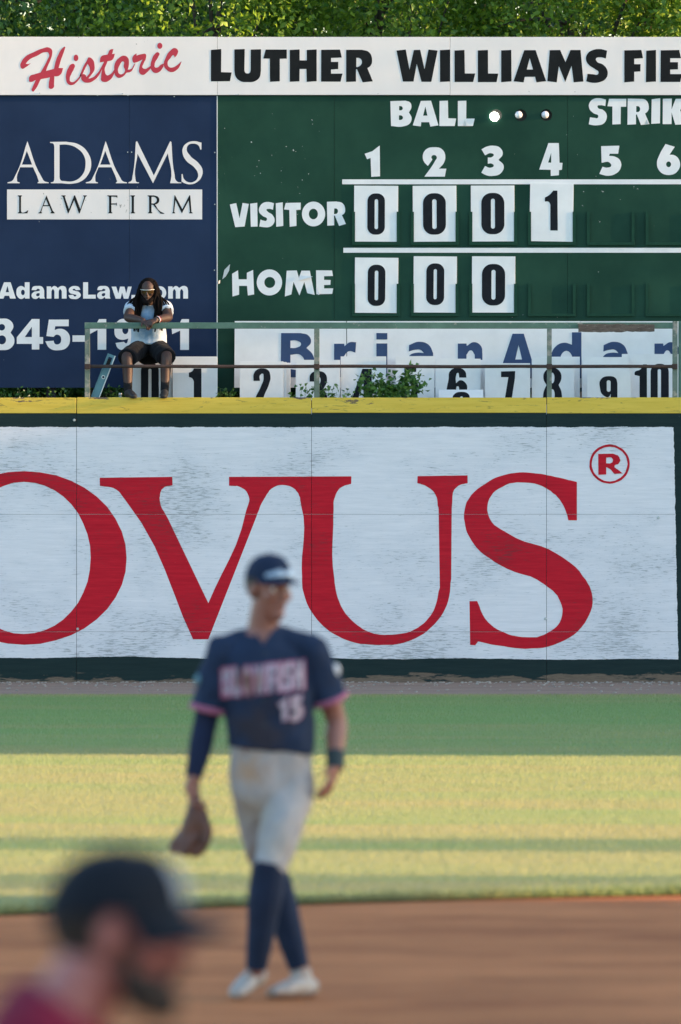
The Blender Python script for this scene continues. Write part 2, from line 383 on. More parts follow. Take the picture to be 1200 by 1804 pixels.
# ------------------------------------------------------------------ far right, outside the frame: added unseen wall, its gaps shaped to shade the field
gs = thing('blocker_wall', (70, 40, 0), 'added concrete grandstand wall with open bays, far right outside the picture', 'blocker')
def add_blocker(name, y0, y1, h): box(name, 70, 70.5, y0, y1, 0, h, M_conc, gs)
HZ = 70 / math.cos(AZ - R(90)) * math.tan(EL); YS = 70 * math.tan(AZ - R(90))     # rise and sideways run of a sun ray over those 70 m
add_blocker('wall', -30, 49.35 - YS, HZ + 4.2); add_blocker('wall', 74 - YS, 102.1 - YS, HZ + 3.3); add_blocker('wall', 102.1 - YS, 150, HZ + 4.6)
for y0, n_, w_, st_ in ((50.1, 4, .28, .52), (55.4, 4, .25, .50)):
    for i in range(n_): add_blocker('blocker_column', y0 + i * st_ - YS, y0 + i * st_ + w_ - YS, HZ + 3.2)  # added columns for soft shade stripes on the grass
for i in range(13):
    z0 = HZ + 3.5 + i * .34; box('blocker_slat', 70.1, 70.2, 74 - YS, 102.1 - YS, z0, z0 + .22 - .012 * i, M_conc, gs)  # added slats that thin out the sun on the scoreboard
for i in range(6): box('blocker_post', 70.22, 70.34, 68.5 + i * 5.3, 68.62 + i * 5.3, HZ + 3.3, HZ + 8.0, M_conc, gs)

# ------------------------------------------------------------------ outfield wall
D = 100.0
wall = thing('outfield_wall', (0, D, 0), 'weathered plywood outfield wall painted white with huge red letters and yellow top', 'wall')
SEAMX = [135 + 414 * i for i in range(-2, 5)]; SEAMZ = [2.956, Z(906, D), Z(1113, D), -.03]
for i in range(len(SEAMX) - 1):
    for j in range(3):
        g = .0022; dy = random.uniform(-.0015, .0015)
        box('plywood_sheet', X(SEAMX[i], D) + g, X(SEAMX[i + 1], D) - g, D + dy, D + .016 + dy, SEAMZ[j + 1] + g * .6, (Z(727, D) if j == 0 else SEAMZ[j]) - g * .6, M_ply, wall)
    cb = box('cap_board', X(SEAMX[i], D) + .003, X(SEAMX[i + 1], D) - .003, D - .006, D + .15, Z(728, D) + random.uniform(-.006, .006), 2.956 + random.uniform(-.004, .004), M_yel, wall, .006)
    box('stud', X(SEAMX[i], D) - .045, X(SEAMX[i], D) + .045, D + .02, D + .11, 0, Z(730, D), M_dark, wall)
box('backing', X(SEAMX[0], D), X(SEAMX[-1], D), D + .115, D + .13, 0, Z(730, D), M_dark, wall)
cuts = [('x', X(s, D)) for s in SEAMX] + [('z', SEAMZ[1]), ('z', SEAMZ[2])]
CA = (0, 720, 2); CB = (600, 720, 2)
DW = D - .0016
def wl_(s, c): return glyph('letter', c, s, DW, M_red, wall, .0012, cut=cuts, step=0, jit=.0012)
wl_('e85,526,362,306 | e85,526,235,268', CA)
wl_('352,243 608,240 608,270 575,280* 563,315* 590,385 735,685 868,360* 877,310* 850,277* 807,271 807,240 1238,238 1238,265 1205,275* 1180,310* 1175,370 1178,600* 1195,680* 1250,755* 1310,790* 1380,796* 1460,778* 1520,725* 1550,630 1545,350 1530,295* 1500,272* 1471,262 1471,238 1648,234 1648,262 1610,275* 1592,350 1590,600 1575,690* 1520,770* 1430,822* 1330,832* 1210,810* 1120,745* 1070,650* 1063,560 1062,340* 1045,290* 1010,270* 965,277* 930,320* 900,390 735,812 680,812 440,320* 410,285* 352,272', CA)
wl_('833,258 833,393 803,393 785,340* 740,290* 650,260* 570,275* 520,330* 525,385* 590,440* 760,510* 855,590* 888,665* 860,755* 770,825* 650,845* 560,835* 485,820 475,833 457,832 455,678 482,678 510,740* 580,790* 650,805* 730,790* 778,740* 770,670* 720,620* 560,550* 465,470* 437,400* 445,330* 510,265* 600,228* 690,228* 770,243*', CB)
wl_('e948,195,71,69 | e948,195,63,61', CB)
wl_('908,160 960,158 982,170* 982,192* 965,202* 978,215* 995,228 965,230 945,210* 936,206 936,232 908,233 | 936,173 955,173* 960,182* 952,192* 936,192', CB)
for px, py in ((137, 1108), (131, 740), (552, 1120), (961, 1090), (1160, 912)):
    bm = bmesh.new(); bmesh.ops.create_cone(bm, cap_ends=True, segments=10, radius1=.016, radius2=.011, depth=.008, matrix=Matrix.Rotation(R(90), 4, 'X'))
    me = bpy.data.meshes.new('bolt'); bm.to_mesh(me); bm.free(); link('bolt_head', me, M_alu, wall, P(px, py, D) + Vector((0, -.006, 0)))

# ------------------------------------------------------------------ scoreboard
S = 101.2
sb = thing('scoreboard', (X(500, S), S, BZ), 'large green and navy wooden scoreboard with white banner along its top', 'scoreboard')
for a, b_ in ((-184, 228), (228, 383)): pbox('navy_sheet', a + .2, 168, b_ - .2, 683, S, .02, M_blue, sb)
pbox('green_sheet', 383.3, 168, 588.7, 690, S, .02, M_green, sb)
holes = [(873.8, 203.1, 10.3), (917.5, 203.1, 10.5), (962.3, 202.8, 10.3)]
glyph('green_sheet', (0, 0, 1), '589.3,168 999.7,168 999.7,690 589.3,690 | ' + ' | '.join('e%f,%f,%f,%f' % (x, y, r, r) for x, y, r in holes), S + .02, M_green, sb, .02)
pbox('green_sheet', 1000.3, 168, 1412, 690, S, .02, M_green, sb)
for a, b_ in ((-27 - 410, -27), (-27, 383), (383, 793), (793, 1203), (1203, 1613)):
    pbox('banner_sheet', a + .25, 65 + random.uniform(-.6, .6), b_ - .25, 167.3 + random.uniform(-.4, .4), S - .035, .03, M_banner, sb, .002)
pbox('seam_strip', 382.0, 168.5, 383.4, 683, S - .006, .005, M_white, sb)
for px in (-150, 90, 300, 480, 700, 1090, 1300): pbox('support_post', px - 8, 66, px + 8, 760, S + .05, .14, M_dark, sb)
for py in (75, 160, 300, 470, 640): pbox('cross_beam', -180, py - 7, 1410, py + 7, S + .2, .06, M_dark, sb)
for px, py in ((216, 165), (225, 268), (232, 268), (378.6, 268.6), (378.5, 360), (378, 476), (70, 164), (172, 168), (307, 170), (420, 166), (225.5, 168)):
    pbox('screw_head', px - .9, py - .9, px + .9, py + .9, S - .012 if py > 168 else S - .043, .012, M_alu, sb)
pbox('backing', -184, 70, 1412, 682, S + .024, .01, M_dark, sb)
# stage bars
pbox('divider_bar', 603, 316, 1412, 324.6, S - .0025, .002, M_white, sb); pbox('divider_bar', 605, 436.6, 1412, 445.2, S - .0025, .002, M_white, sb)
SL = S - .0005
def L(name, crop, s, mat, d=SL, th=.0012, **k): return glyph(name, crop, s, d, mat, sb, th, step=.0003, **k)
# banner lettering
h1 = (30, 70, 7.5); h2 = (170, 70, 7.5); BD = S - .0355; Rm = M_scriptred
L('script_letter', h1, '185,308 120,360* 65,382* 45,345* 60,290* 110,225* 220,165* 340,115* 420,102* 460,130* 465,190* 445,260* 400,365* 385,410 310,530 235,665* 215,685* 193,665* 200,640 245,540 320,420 400,270* 425,200* 410,168* 370,165* 270,210* 150,275* 115,318 150,322 / 640,100 630,92* 610,105* 545,200* 510,290* 490,380 435,500 420,600* 425,640* 450,650* 485,630* 490,580 495,480 550,375 580,270* 610,190* / 160,550 165,490* 250,450 390,410 490,385 545,372 610,375 575,460* 545,480* 490,482 400,505 310,522 240,535 180,558*', Rm, BD)
L('script_letter', h1, '745,318* 765,340* 755,380* 720,450* 698,510* 705,550* 735,560* 780,535* 830,480 845,440 850,478 790,560* 720,600* 670,580* 648,520* 650,450* 680,370* 715,325* / e780,240,31,43', Rm, BD)
L('script_letter', h1, '825,480 915,290* 960,235* 970,260 930,325* 850,490 / 960,235* 995,255* 1025,340* 1022,400* 985,460* 940,515 880,530 930,480* 965,420* 960,370* 930,310 / 850,490* 870,455* 900,460* 930,505* 1000,498* 1060,445* 1110,385 1120,400 1080,475* 1020,535* 940,568* 880,555* 850,520*', Rm, BD)
L('script_letter', h2, '225,122 210,180 145,290 112,420* 140,470* 185,455* 235,395 240,440 180,530* 100,558* 65,540* 62,490* 75,390 10,500 0,480 70,350* 105,285 150,190 185,130* / 45,300 60,225* 150,195 245,185 210,265* 140,285', Rm, BD)
L('script_letter', h2, '235,390* 245,310* 300,240* 370,210* 420,245* 430,310* 415,395 450,390* 500,320 515,310 490,370* 450,425* 400,435 345,490* 300,505* 255,480* 238,430* | 360,290* 300,350* 285,410* 310,455* 350,450* 375,420* 360,350*', Rm, BD)
L('script_letter', h2, '475,270* 490,210* 530,180 530,210 600,190* 650,190* 655,240* 625,310* 610,370* 640,385* 680,370* 715,345 720,375 670,430* 610,465* 570,440* 565,380* 580,320* 610,260 520,300* 495,305*', Rm, BD)
L('script_letter', h2, '805,165* 830,175* 815,230* 770,320* 775,365* 810,365* 850,330* 890,315 885,360 830,425* 780,440* 730,405* 715,340* 730,270* 770,190* / e838,80,33,40', Rm, BD)
L('script_letter', h2, '1035,235 1020,205* 980,240* 940,310* 960,360* 1010,365* 1060,340* 1125,285 1110,330* 1060,400* 990,428* 930,400* 892,345* 890,310* 910,250* 970,150* 1040,110* 1075,135* 1070,190*', Rm, BD)
l1 = (360, 75, 7.5); l2 = (510, 75, 7.5); l3 = (690, 75, 7.5); l4 = (850, 75, 7.5); l5 = (1000, 75, 6)
SHP = dict(
 U='398,90 535,85 530,370 545,400* 572,408* 600,400* 613,370 615,92 750,88 748,380 730,460* 670,510* 575,522* 470,505* 415,450* 398,370',
 R='750,95 960,95 1050,125* 1092,220* 1072,305* 1030,338 1102,512 968,525 892,350 880,355 880,515 750,520 | 884,202 925,205* 958,250* 935,305* 892,325 884,322',
 H='5,97 135,90 135,235 230,235 230,97 360,90 360,510 228,520 225,348 135,348 133,512 5,518',
 W='65,105 187,92 237,355 295,98 378,95 435,352 488,92 608,105 525,518 395,518 333,280 290,515 150,515',
 S='418,85 405,168 340,155* 300,170* 310,200* 370,230* 415,280* 425,325* 405,380* 340,418* 270,425* 198,410 212,330 270,335* 320,335* 328,315* 290,280* 225,235* 195,180* 210,120* 270,78* 340,68*',
 F='600,82 780,78 798,165 705,170 705,228 772,228 770,305 705,308 705,412 600,420',
 B='52,88 230,82 285,105* 300,155* 270,220 302,290* 280,350* 210,383* 60,380 | 155,145 185,150* 198,172* 185,193* 155,195 | 153,255 185,258* 200,283* 182,307* 153,308',
 L='630,85 728,82 732,288 825,292 808,380 628,380', I='640,100 770,92 770,514 640,520', O='e475,320,205,218 | e472,320,80,93')
for c, s in ((l1, '88,97 225,85 222,390 362,395 340,510 88,513'), (l1, SHP['U']), (l1, '812,92 1090,92 1090,212 998,214 998,512 868,518 866,212 780,210'),
             (l2, SHP['H']), (l2, '420,95 668,92 692,197 550,203 550,255 645,255 645,350 550,355 550,410 702,410 675,516 418,516'), (l2, SHP['R']),
             (l3, SHP['W']), (l3, SHP['I']), (l3, '832,105 963,97 968,408 1105,408 1078,520 832,520'),
             (l4, '-60,103 73,97 75,408 210,410 187,522 -60,522'), (l4, '248,103 382,97 385,513 248,523'),
             (l4, '553,100 703,100 842,510 715,525 695,452 560,452 545,525 412,512 | 625,205 668,355 587,355'),
             (l4, '890,100 1027,98 1098,258 1164,98 1297,97 1335,515 1206,525 1178,305 1095,520 1010,310 982,525 858,510'),
             (l5, SHP['S']), (l5, SHP['F']), (l5, '832,85 935,78 935,412 828,418'),
             (l5, '985,82 1180,78 1200,165 1085,165 1085,207 1167,207 1167,283 1085,285 1085,333 1212,333 1190,416 982,416')):
    L('banner_letter', c, s, M_black, BD)
# law-firm panel
a1 = (0, 240, 6); a2 = (190, 240, 6)
SA = '290,52 440,430* 470,475* 515,488 515,497 398,497 398,488 410,480* 405,460* 350,328 212,328 180,455* 185,480* 208,488 208,497 80,497 80,488 130,470* 160,420* | 285,155 340,300 232,300'
L('serif_letter', a1, SA, M_banner)
L('serif_letter', a1, '530,60 700,58 830,85* 930,175* 965,290* 935,400* 860,475* 760,502* 650,497 538,497 538,488 565,480* 575,450 575,110 565,80* 530,70 | 630,90 700,88* 820,130* 890,210* 905,300* 870,410* 790,470* 690,475* 640,462* 630,430', M_banner)
L('serif_letter', a1, SA, M_banner, shift=(828 / 6, 0))
L('serif_letter', a2, '310,52 487,415 660,52 672,60 705,400* 720,465* 745,485* 778,488 778,497 660,497 660,488* 665,470* 635,180 478,497 315,185 293,450* 300,480* 330,488 330,497 218,497 218,488 250,470* 262,420* 297,60', M_banner)
L('serif_letter', a2, '990,68 990,140 978,142 960,100* 900,78* 850,95* 835,140* 870,205* 960,285* 1000,350* 995,420* 950,480* 880,508* 820,500* 780,480 780,400 790,398 805,450* 850,485* 910,480* 950,440* 952,390* 915,330* 830,260* 793,190* 795,120* 840,70* 910,52*', M_banner, S - .0022)
L('name_plate', (0, 0, 1), '12.5,333.8 227.6,333.8 227.6,386.5 12.5,386.5 / 228.3,333.8 356.3,333.8 356.3,386.5 228.3,386.5', M_banner)
for c, s in ((a1, '190,625 232,625 232,632 223,640 223,790 232,805* 262,803* 300,780 290,815 190,815 190,808 203,800 203,640 190,632'),
             (a1, '492,625 560,790 578,808 578,815 535,815 535,808 545,800 522,740 455,740 437,800 445,808 445,815 408,815 408,808 425,800 | 487,665 512,728 462,728'),
             (a1, '650,625 695,625 695,632 685,640 730,770 785,625 795,625 850,770 892,640 880,632 880,625 918,625 918,632 905,640 843,815 835,815 785,675 725,815 718,815 665,640 650,632'),
             (a2, '-5,625 102,625 100,655 90,640 38,638 38,710 85,710 95,700 97,738 85,722 38,722 38,800 48,808 48,815 5,815 5,808 14,800 14,640 -5,632'),
             (a2, '238,625 288,625 288,632 277,640 277,800 288,808 288,815 243,815 243,808 253,800 253,640 238,632'),
             (a2, '420,625 490,625 535,645* 545,680* 520,715* 500,722 550,790* 598,815 598,820 560,820 480,725 462,722 462,800 470,808 470,815 425,815 425,808 437,800 437,640 420,632 | 462,640 495,642* 518,675* 495,708* 462,710'),
             (a2, '705,625 712,625 788,770 862,625 872,625 885,800 897,808 897,815 860,815 860,808 868,800 855,680 783,815 715,675 702,800 712,808 712,815 682,815 682,808 690,800')):
    L('plate_letter', c, s, M_black, S - .0027, .0008)
b1 = (0, 490, 6.667); b2 = (160, 490, 6.486)
sa = '372,140 385,105* 440,92* 500,105* 520,145 520,215 528,240 470,240 462,222 420,245* 378,225* 372,195* 395,165* 450,152 468,143* 445,125* 425,142 | 465,175 430,185* 425,200* 440,212* 465,200*'
sm = '550,97 600,97 602,115 640,92* 680,115 725,92* 770,105* 783,145 783,240 727,240 727,155 705,130* 690,155 690,240 640,240 640,155 622,130* 605,155 605,240 550,240'
for c, s, sh in ((b1, '48,48 125,48 187,240 120,240 108,207 55,207 42,240 -25,240 | 88,90 107,165 68,165', 0),
                 (b1, '292,48 348,48 348,240 295,240 293,225 250,245* 205,215* 193,165* 210,110* 250,92* 292,112 | e270,168,22,32', 0),
                 (b1, sa, 0), (b1, sm, 0),
                 (b1, '945,138 895,142 870,125* 855,135* 880,148* 930,165* 950,200* 920,238* 870,246* 820,232* 805,200 858,195 880,215* 898,203* 870,190* 820,172* 808,135* 835,102* 880,92* 930,108*', 0),
                 (b1, '977,48 1035,48 1035,195 1125,195 1125,240 977,240', 0), (b1, sa, 115.5),
                 (b2, '238,97 290,97 315,175 335,97 385,97 405,175 425,97 468,97 430,235 378,235 358,165 340,235 285,235', 0),
                 (b2, '465,192 508,192 508,236 465,236', 0),
                 (b2, '700,150 640,155 625,135* 600,165* 622,198* 642,180 702,185 670,232* 620,243* 560,215* 545,165* 565,115* 620,92* 680,110*', 0),
                 (b2, 'e793,168,70,75 | e793,168,25,38', 0), (b1, sm, 213.9)):
    L('web_letter', c, s, M_white, shift=(sh, 0))
for c, s in ((b1, '20,475* 110,490* 158,560* 125,640 170,720* 140,810* 20,845* -100,810* -130,720* -85,640 -118,560* -70,490* | e20,577,40,38 | e22,725,50,53'),
             (b1, '375,480 465,480 465,692 507,692 507,772 462,772 462,838 375,838 375,772 198,772 198,695 | 375,570 375,692 292,692'),
             (b1, '575,487 808,487 808,565 650,565 642,610 690,595* 790,630* 823,720* 790,810* 690,847* 580,820* 533,742 630,735 645,770* 682,778* 720,720* 690,668* 660,665* 630,690 545,680'),
             (b1, '852,672 1000,672 1000,747 852,747'),
             (b2, '95,468 177,468 177,818 78,818 78,590 -12,640 -12,575 55,530*'),
             (b2, '365,465* 450,500* 490,640* 455,760* 370,822* 310,800* 283,740 380,728 400,745* 430,690 360,705* 295,680* 270,590* 300,500* | e395,590,35,50'),
             (b2, '1040,468 1122,468 1122,820 1022,820 1022,600 930,640 925,580 1000,535*')):
    L('phone_numeral', c, s, M_white)
# score lettering
c1 = (680, 165, 6.667); c2 = (1025, 165, 6.857); n1 = (600, 245, 5.714); n2 = (810, 245, 6); n3 = (1000, 245, 6); v1 = (395, 345, 10); v2 = (505, 345, 10); hm = (380, 460, 5.4545)
for c, s in ((c1, SHP['B']), (c1, '410,85 530,82 617,372 522,387 508,335 415,335 410,385 315,372 | 463,150 488,258 437,258'), (c1, SHP['L']), (c1, '845,85 945,82 943,293 1043,293 1022,380 845,380'),
             (c2, '292,72 285,150 225,140* 190,150* 195,170* 255,195* 298,245* 298,310* 265,360* 190,382* 130,380* 85,370 100,285 150,292* 195,290* 200,272* 140,235* 92,180* 92,115* 135,68* 210,55*'),
             (c2, '330,62 538,62 537,158 472,158 470,368 370,372 370,155 310,152'), (c2, '555,60 690,62 770,75* 808,140* 795,215* 765,240 818,368 715,378 665,250 655,255 655,370 552,375 | 658,150 690,155* 705,185* 690,218* 658,222'),
             (c2, '845,68 948,55 945,358 840,365'), (c2, '980,62 1088,60 1085,190 1135,62 1260,60 1190,200 1275,370 1130,375 1085,225 1085,368 978,368'),
             (v1, '100,152 213,128 272,395 325,125 435,142 360,540 195,552'), (v1, '458,138 583,122 590,540 470,545'),
             (v1, '878,130 860,245 790,230* 745,245* 765,275* 850,335* 888,410* 865,500* 790,550* 710,553* 620,540 640,418 690,435* 745,435* 755,410* 680,355* 618,285* 625,195* 680,130* 770,108*'),
             (v1, '910,130 1032,115 1042,530 918,545'), (v2, '-15,125 250,120 248,245 170,250 175,530 55,545 48,248 -45,240'), (v2, SHP['O']),
             (v2, '710,105 880,100 985,130* 1030,220* 1015,310* 975,340 1045,495 925,530 850,348 835,352 840,520 718,525 | 840,222 885,228* 905,270* 880,315* 835,322'),
             (hm, '158,122 215,88 220,175 300,175 300,112 360,85 370,320 310,330 302,238 225,238 225,322 162,340'), (hm, 'e517,205,122,125 | e520,205,52,53'),
             (hm, '683,92 780,90 800,160 825,92 905,92 952,325 880,308 852,200 805,330 748,200 728,320 665,340'),
             (hm, '965,88 1118,90 1128,143 1042,145 1042,180 1105,182 1103,228 1042,230 1042,262 1130,262 1120,315 968,318')):
    L('score_letter', c, s, M_white)
for c, s in ((n1, '395,65 398,375 310,380 303,190 268,203 243,148 320,122'),
             (n1, '845,378 955,215* 970,185* 942,160* 915,180* 925,207 880,270 845,235* 828,180* 855,110* 940,82* 1030,110* 1055,180* 1040,240* 990,298 1065,298 1050,378'),
             (n2, '230,108 290,78* 350,70* 430,95* 455,155* 410,220 465,285* 440,355* 350,390* 280,382* 228,355 268,285 330,302* 360,280* 340,260* 297,260 297,195 340,190* 360,165* 335,150* 268,172'),
             (n2, '938,42 1048,42 1055,250 1087,252 1080,325 1050,328 1048,382 962,390 962,325 840,322 | 967,145 967,250 935,248'),
             (n3, '355,75 548,70 535,155 445,155 440,178 500,185* 560,235* 560,310* 510,365* 430,388* 335,368 370,292 420,302* 462,280* 445,250* 360,250'),
             (n3, '1035,52 1133,82 1078,165 1130,172* 1185,235* 1170,330* 1065,380* 960,320* 945,250* 970,170* | e1068,267,26,30')):
    L('inning_numeral', c, s, M_white)
def flap(pts, mat=M_white):       # peeling vinyl: outline with per-point lift in metres
    c = P(*pts[0][:2], S)
    v = [P(a, b_, S) - c + Vector((0, -.002 - l_, 0)) for a, b_, l_ in pts]
    link('peeling_vinyl', mesh('flap', v, [(0, i, i + 1) for i in range(1, len(v) - 1)]), mat, sb, c)
flap([(405.5, 465.5, .05), (403.8, 477, .03), (398, 487, .01), (391.9, 492, 0), (395.5, 475.5, .03)]); flap([(388.2, 493.4, .01), (387.5, 499, .0), (384.6, 500, .012), (385.5, 494.8, .02)])
flap([(526, 494, .004), (529.5, 485, .004), (551.5, 487.5, .035), (536, 491.5, .03)]); flap([(558, 502, .004), (563, 519, .02), (560, 519.5, .004)])
flap([(816.5, 222, .004), (819, 211, .03), (822.5, 221.5, .012)]); flap([(1135, 219, .004), (1139, 210, .03), (1143, 218.6, .012)])
# lamps in their cups
m, n, l, b = new_mat('lit_bulb'); b.inputs['Base Color'].default_value = (1, 1, .95, 1); b.inputs['Emission Color'].default_value = (1, 1, .86, 1); b.inputs['Emission Strength'].default_value = 6.0; M_lit = m
M_bulb = simple('frosted_bulb', (.82, .80, .82), .25, .03)
for (x, y, r), (bx, by, br), mm in zip(holes, ((871, 205.6, 8), (914, 202.3, 6.8), (960.6, 202.3, 6.8)), (M_lit, M_bulb, M_bulb)):
    c = P(x, y, S); rr = r * S / F * .995; bm = bmesh.new(); prof = [(rr, .001), (rr * .97, .05), (rr * .6, .11), (.004, .115)]
    rings = [[bm.verts.new((q * math.cos(2 * math.pi * i / 24), dy, q * math.sin(2 * math.pi * i / 24))) for i in range(24)] for q, dy in prof]
    for a, b_ in zip(rings, rings[1:]):
        for i in range(24): bm.faces.new((a[i], a[(i + 1) % 24], b_[(i + 1) % 24], b_[i]))
    me = bpy.data.meshes.new('cup'); bm.to_mesh(me); bm.free(); cup = link('lamp_cup', me, M_cup, sb, c)
    bm = bmesh.new(); q = br * S / F; bmesh.ops.create_uvsphere(bm, u_segments=20, v_segments=12, radius=q)
    for v in bm.verts:
        if v.co.y > 0: v.co.y *= 1.9; v.co.x *= 1 - v.co.y * 2.2; v.co.z *= 1 - v.co.y * 2.2
    for f in bm.faces: f.smooth = True
    me = bpy.data.meshes.new('bulb'); bm.to_mesh(me); bm.free(); link('bulb', me, mm, cup, P(bx, by, S) + Vector((0, .012, 0)))
# card slots and score cards
COLS = [662.2, 765.9, 868.9, 972.3, 1076, 1179.5, 1283]
for row, (yt, yb) in enumerate(((373, 427), (500, 552.5))):
    for cx in COLS:
        sl_ = pbox('card_slot', cx - 42, yb, cx + 42.5, yb + 5, S - .019, .0185, M_slot, sb, .002)
        for q0, q1 in ((-42, -36.6), (36.8, 42.2)):
            pbox('slot_rail', cx + q0, yt, cx + q1, yb - .2, S - .019, .004, M_slot, sl_)
            e = -42 if q0 < 0 else 40.4
            pbox('slot_rail', cx + e, yt, cx + e + 1.8, yb - .2, S - .0155, .015, M_slot, sl_)
def zero(x0, y0, x1, y1, a0, b0, a1_, b1_): return 'r%f,%f,%f,%f,%f | r%f,%f,%f,%f,%f' % (x0, y0, x1, y1, (x1 - x0) * .44, a0, b0, a1_, b1_, (a1_ - a0) * .49)
def card(name, crop, rect, marks, d, th, lean, label, group, rot=0.0, cat='number card'):
    ox, oy, k = crop; x0, y0, x1, y1 = rect; base = P(ox + (x0 + x1) / 2 / k, oy + y1 / k, d)
    t = thing(name, base, label, cat, group)
    pb = pbox('card_panel', ox + x0 / k, oy + y0 / k, ox + x1 / k, oy + y1 / k, d, th, M_card, t, .0015)
    for s in marks: glyph('numeral', crop, s, d - .0003, M_ink, t, .0015)
    t.rotation_euler = (lean, R(rot), 0); return t
ci = [(610, 315, 5.714), (815, 315, 5.714), (610, 440, 3.871)]; CD = S - .0125
one = '905,118 947,118 957,520 882,520 878,260 860,232* 822,230 822,190 870,160*'
g = 'score cards hung on the scoreboard'
card('score_card', ci[0], (78, 70, 521, 633), [zero(212, 147, 388, 562, 285, 205, 320, 507)], CD, .010, 0, 'white card with narrow black 0 right after the word VISITOR', g, .3)
card('score_card', ci[0], (672, 70, 1112, 633), [zero(775, 145, 1005, 562, 868, 205, 912, 505)], CD, .010, 0, 'white card with wide black 0 below the inning numeral 2, upper row', g, -.3)
card('score_card', ci[1], (85, 68, 524, 631), [zero(190, 142, 422, 558, 287, 200, 327, 502)], CD, .010, 0, 'white card with wide black 0 directly left of the card with 1', g, -.2)
card('score_card', ci[1], (672, 45, 1110, 631), [one], CD, .010, 0, 'slightly tilted white card with black 1 on the green scoreboard', g, .9)
card('score_card', ci[2], (57, 54, 353, 431), [zero(145, 102, 265, 383, 193, 142, 217, 345)], CD, .010, 0, 'white card with narrow black 0 on the lower row nearest the word HOME', g, .5)
card('score_card', ci[2], (458, 45, 753, 429), [zero(545, 93, 667, 377, 595, 132, 617, 338)], CD, .010, 0, 'middle card of the lower score row, white with narrow black 0', g, .4)
card('score_card', ci[2], (857, 45, 1152, 429), [zero(925, 97, 1083, 380, 990, 137, 1018, 340)], CD, .010, 0, 'last card of the lower score row, white with wide black 0', g, .2)

# ------------------------------------------------------------------ name board under the scoreboard
N = S - .12
nb = thing('name_board', P(800, 683, N), 'long white board with blue letters fixed under the green scoreboard', 'sign')
glyph('board_panel', (0, 0, 1), '413.7,565.6 610,565.8 611,683 412.8,683', N, M_card, nb, .012); pbox('board_panel', 611.5, 565.8, 1022, 683, N - .012, .012, M_card, nb); pbox('board_panel', 1022.5, 566, 1420, 683, N - .012, .012, M_card, nb)
q1 = (400, 550, 4); q2 = (700, 550, 4.8); q3 = (950, 550, 4.8); ND = N - .0125
sna = '98,332 100,278 185,250* 270,280* 303,345 303,560 225,560 220,530 150,565* 90,520* 85,440* 105,365* 170,342* 225,345 195,318* 150,318* | 222,400 170,405* 150,450* 180,490* 222,460'
snn = '512,265 585,265 588,285 650,253* 710,290* 720,350 720,560 655,560 655,360 622,322* 585,360 585,560 512,560'
for c, s, sh in ((q1, '382,147 520,147 575,165* 592,210* 560,252 605,300* 610,380* 570,440* 500,458 378,458 | 447,200 490,200* 522,225* 490,250* 447,252 | 447,300 520,302* 545,350* 515,400* 447,402', 0),
                 (q1, '755,222 825,222 828,240 865,212* 910,212 905,285 860,275* 825,310* 828,458 755,458', 0), (q1, '1053,147 1130,147 1130,192 1053,192 / 1053,220 1130,220 1130,458 1053,458', 0),
                 (q2, sna, 0), (q2, snn, 0), (q2, '975,182 1070,182 1186,560 1098,560 1082,500 962,500 945,560 850,560 | 1026,278 1055,400 998,400', 0),
                 (q3, '277,170 357,170 357,560 285,560 280,535 220,568* 130,530* 102,415* 130,300* 215,258* 277,275 | e230,415,55,88', 0), (q2, sna, 342.7), (q2, snn, 346.5)):
    glyph('letter', c, s, ND, M_navy, nb, .002, shift=(sh, 0))

# ------------------------------------------------------------------ spare number cards standing on the bank
k1 = (140, 470, 4.615); FLY = HY - (BZ - CZ) * F / 100.8       # pixel row of the bank
g = 'spare number cards leaning along the bank'
def spare(crop, x0, y0, x1, marks, d, label, lean=-.06, y1=None, rot=0.0):
    yb = (FLY - crop[1]) * crop[2] if y1 is None else y1
    return card('number_card', crop, (x0, y0, x1, yb), marks, d, .012, lean, label, g, rot)
spare(k1, 415, 730, 752, ['r500,778,645,1230,66 | r560,828,586,1190,12'], 100.92, 'white card with tall black 0 behind the seated man\'s legs')
spare(k1, 757, 728, 1122, ['930,825 992,825 992,1230 930,1230 930,930 915,905* 890,895 890,860 920,845*'], 100.86, 'white card with black 1 right of the seated man')
spare(q1, 90, 345, 397, ['187,483 190,430* 215,402* 250,395* 290,408* 306,450* 295,510* 265,580* 245,650 305,650 305,690 185,690 195,620* 240,520* 258,460* 250,432* 235,440* 232,483'], 100.78, 'white card with black 2, leftmost under the name board')
spare(q1, 130, 350, 420, [], 100.82, 'thin white card edge touching the card with black 2'); spare(q1, 160, 355, 448, [], 100.86, 'white card edge halfway between the cards with 2 and 3')
spare(q1, 485, 335, 797, ['582,488 590,435* 640,415* 690,430* 705,480* 680,540 705,590* 700,660* 645,690* 590,670* 580,620 622,620 645,650* 660,610* 625,560 625,520* 655,500* 645,455* 625,470* 622,488'], 100.78, 'white card with black 3 crossed by the second railing post')
spare(q1, 801, 310, 1122, ['955,398 1020,398 1020,610 1045,610 1045,660 1020,660 1020,700 960,700 960,660 880,660 880,610 | 962,480 962,610 925,610'], 100.84, 'white card with black 4 mostly hidden by the leafy weed')
spare(q2, -15, 370, 315, ['60,470 160,470 160,503 105,503 103,550 140,540* 168,590* 165,700* 110,745* 50,720* 50,680 95,680 108,700* 118,640* 100,590* 60,600'], 100.80, 'white card with black 5 partly covered by the weed')
spare(q2, 322, 392, 705, ['435,560* 445,500* 510,470* 575,500* 585,552 525,552 510,512* 497,540* 497,600 530,575* 580,600* 585,680* 560,740* 500,750* 440,720* | 510,625* 498,660* 510,700* 524,660*'], 100.80, 'white card with black 6 standing behind a lower second 6')
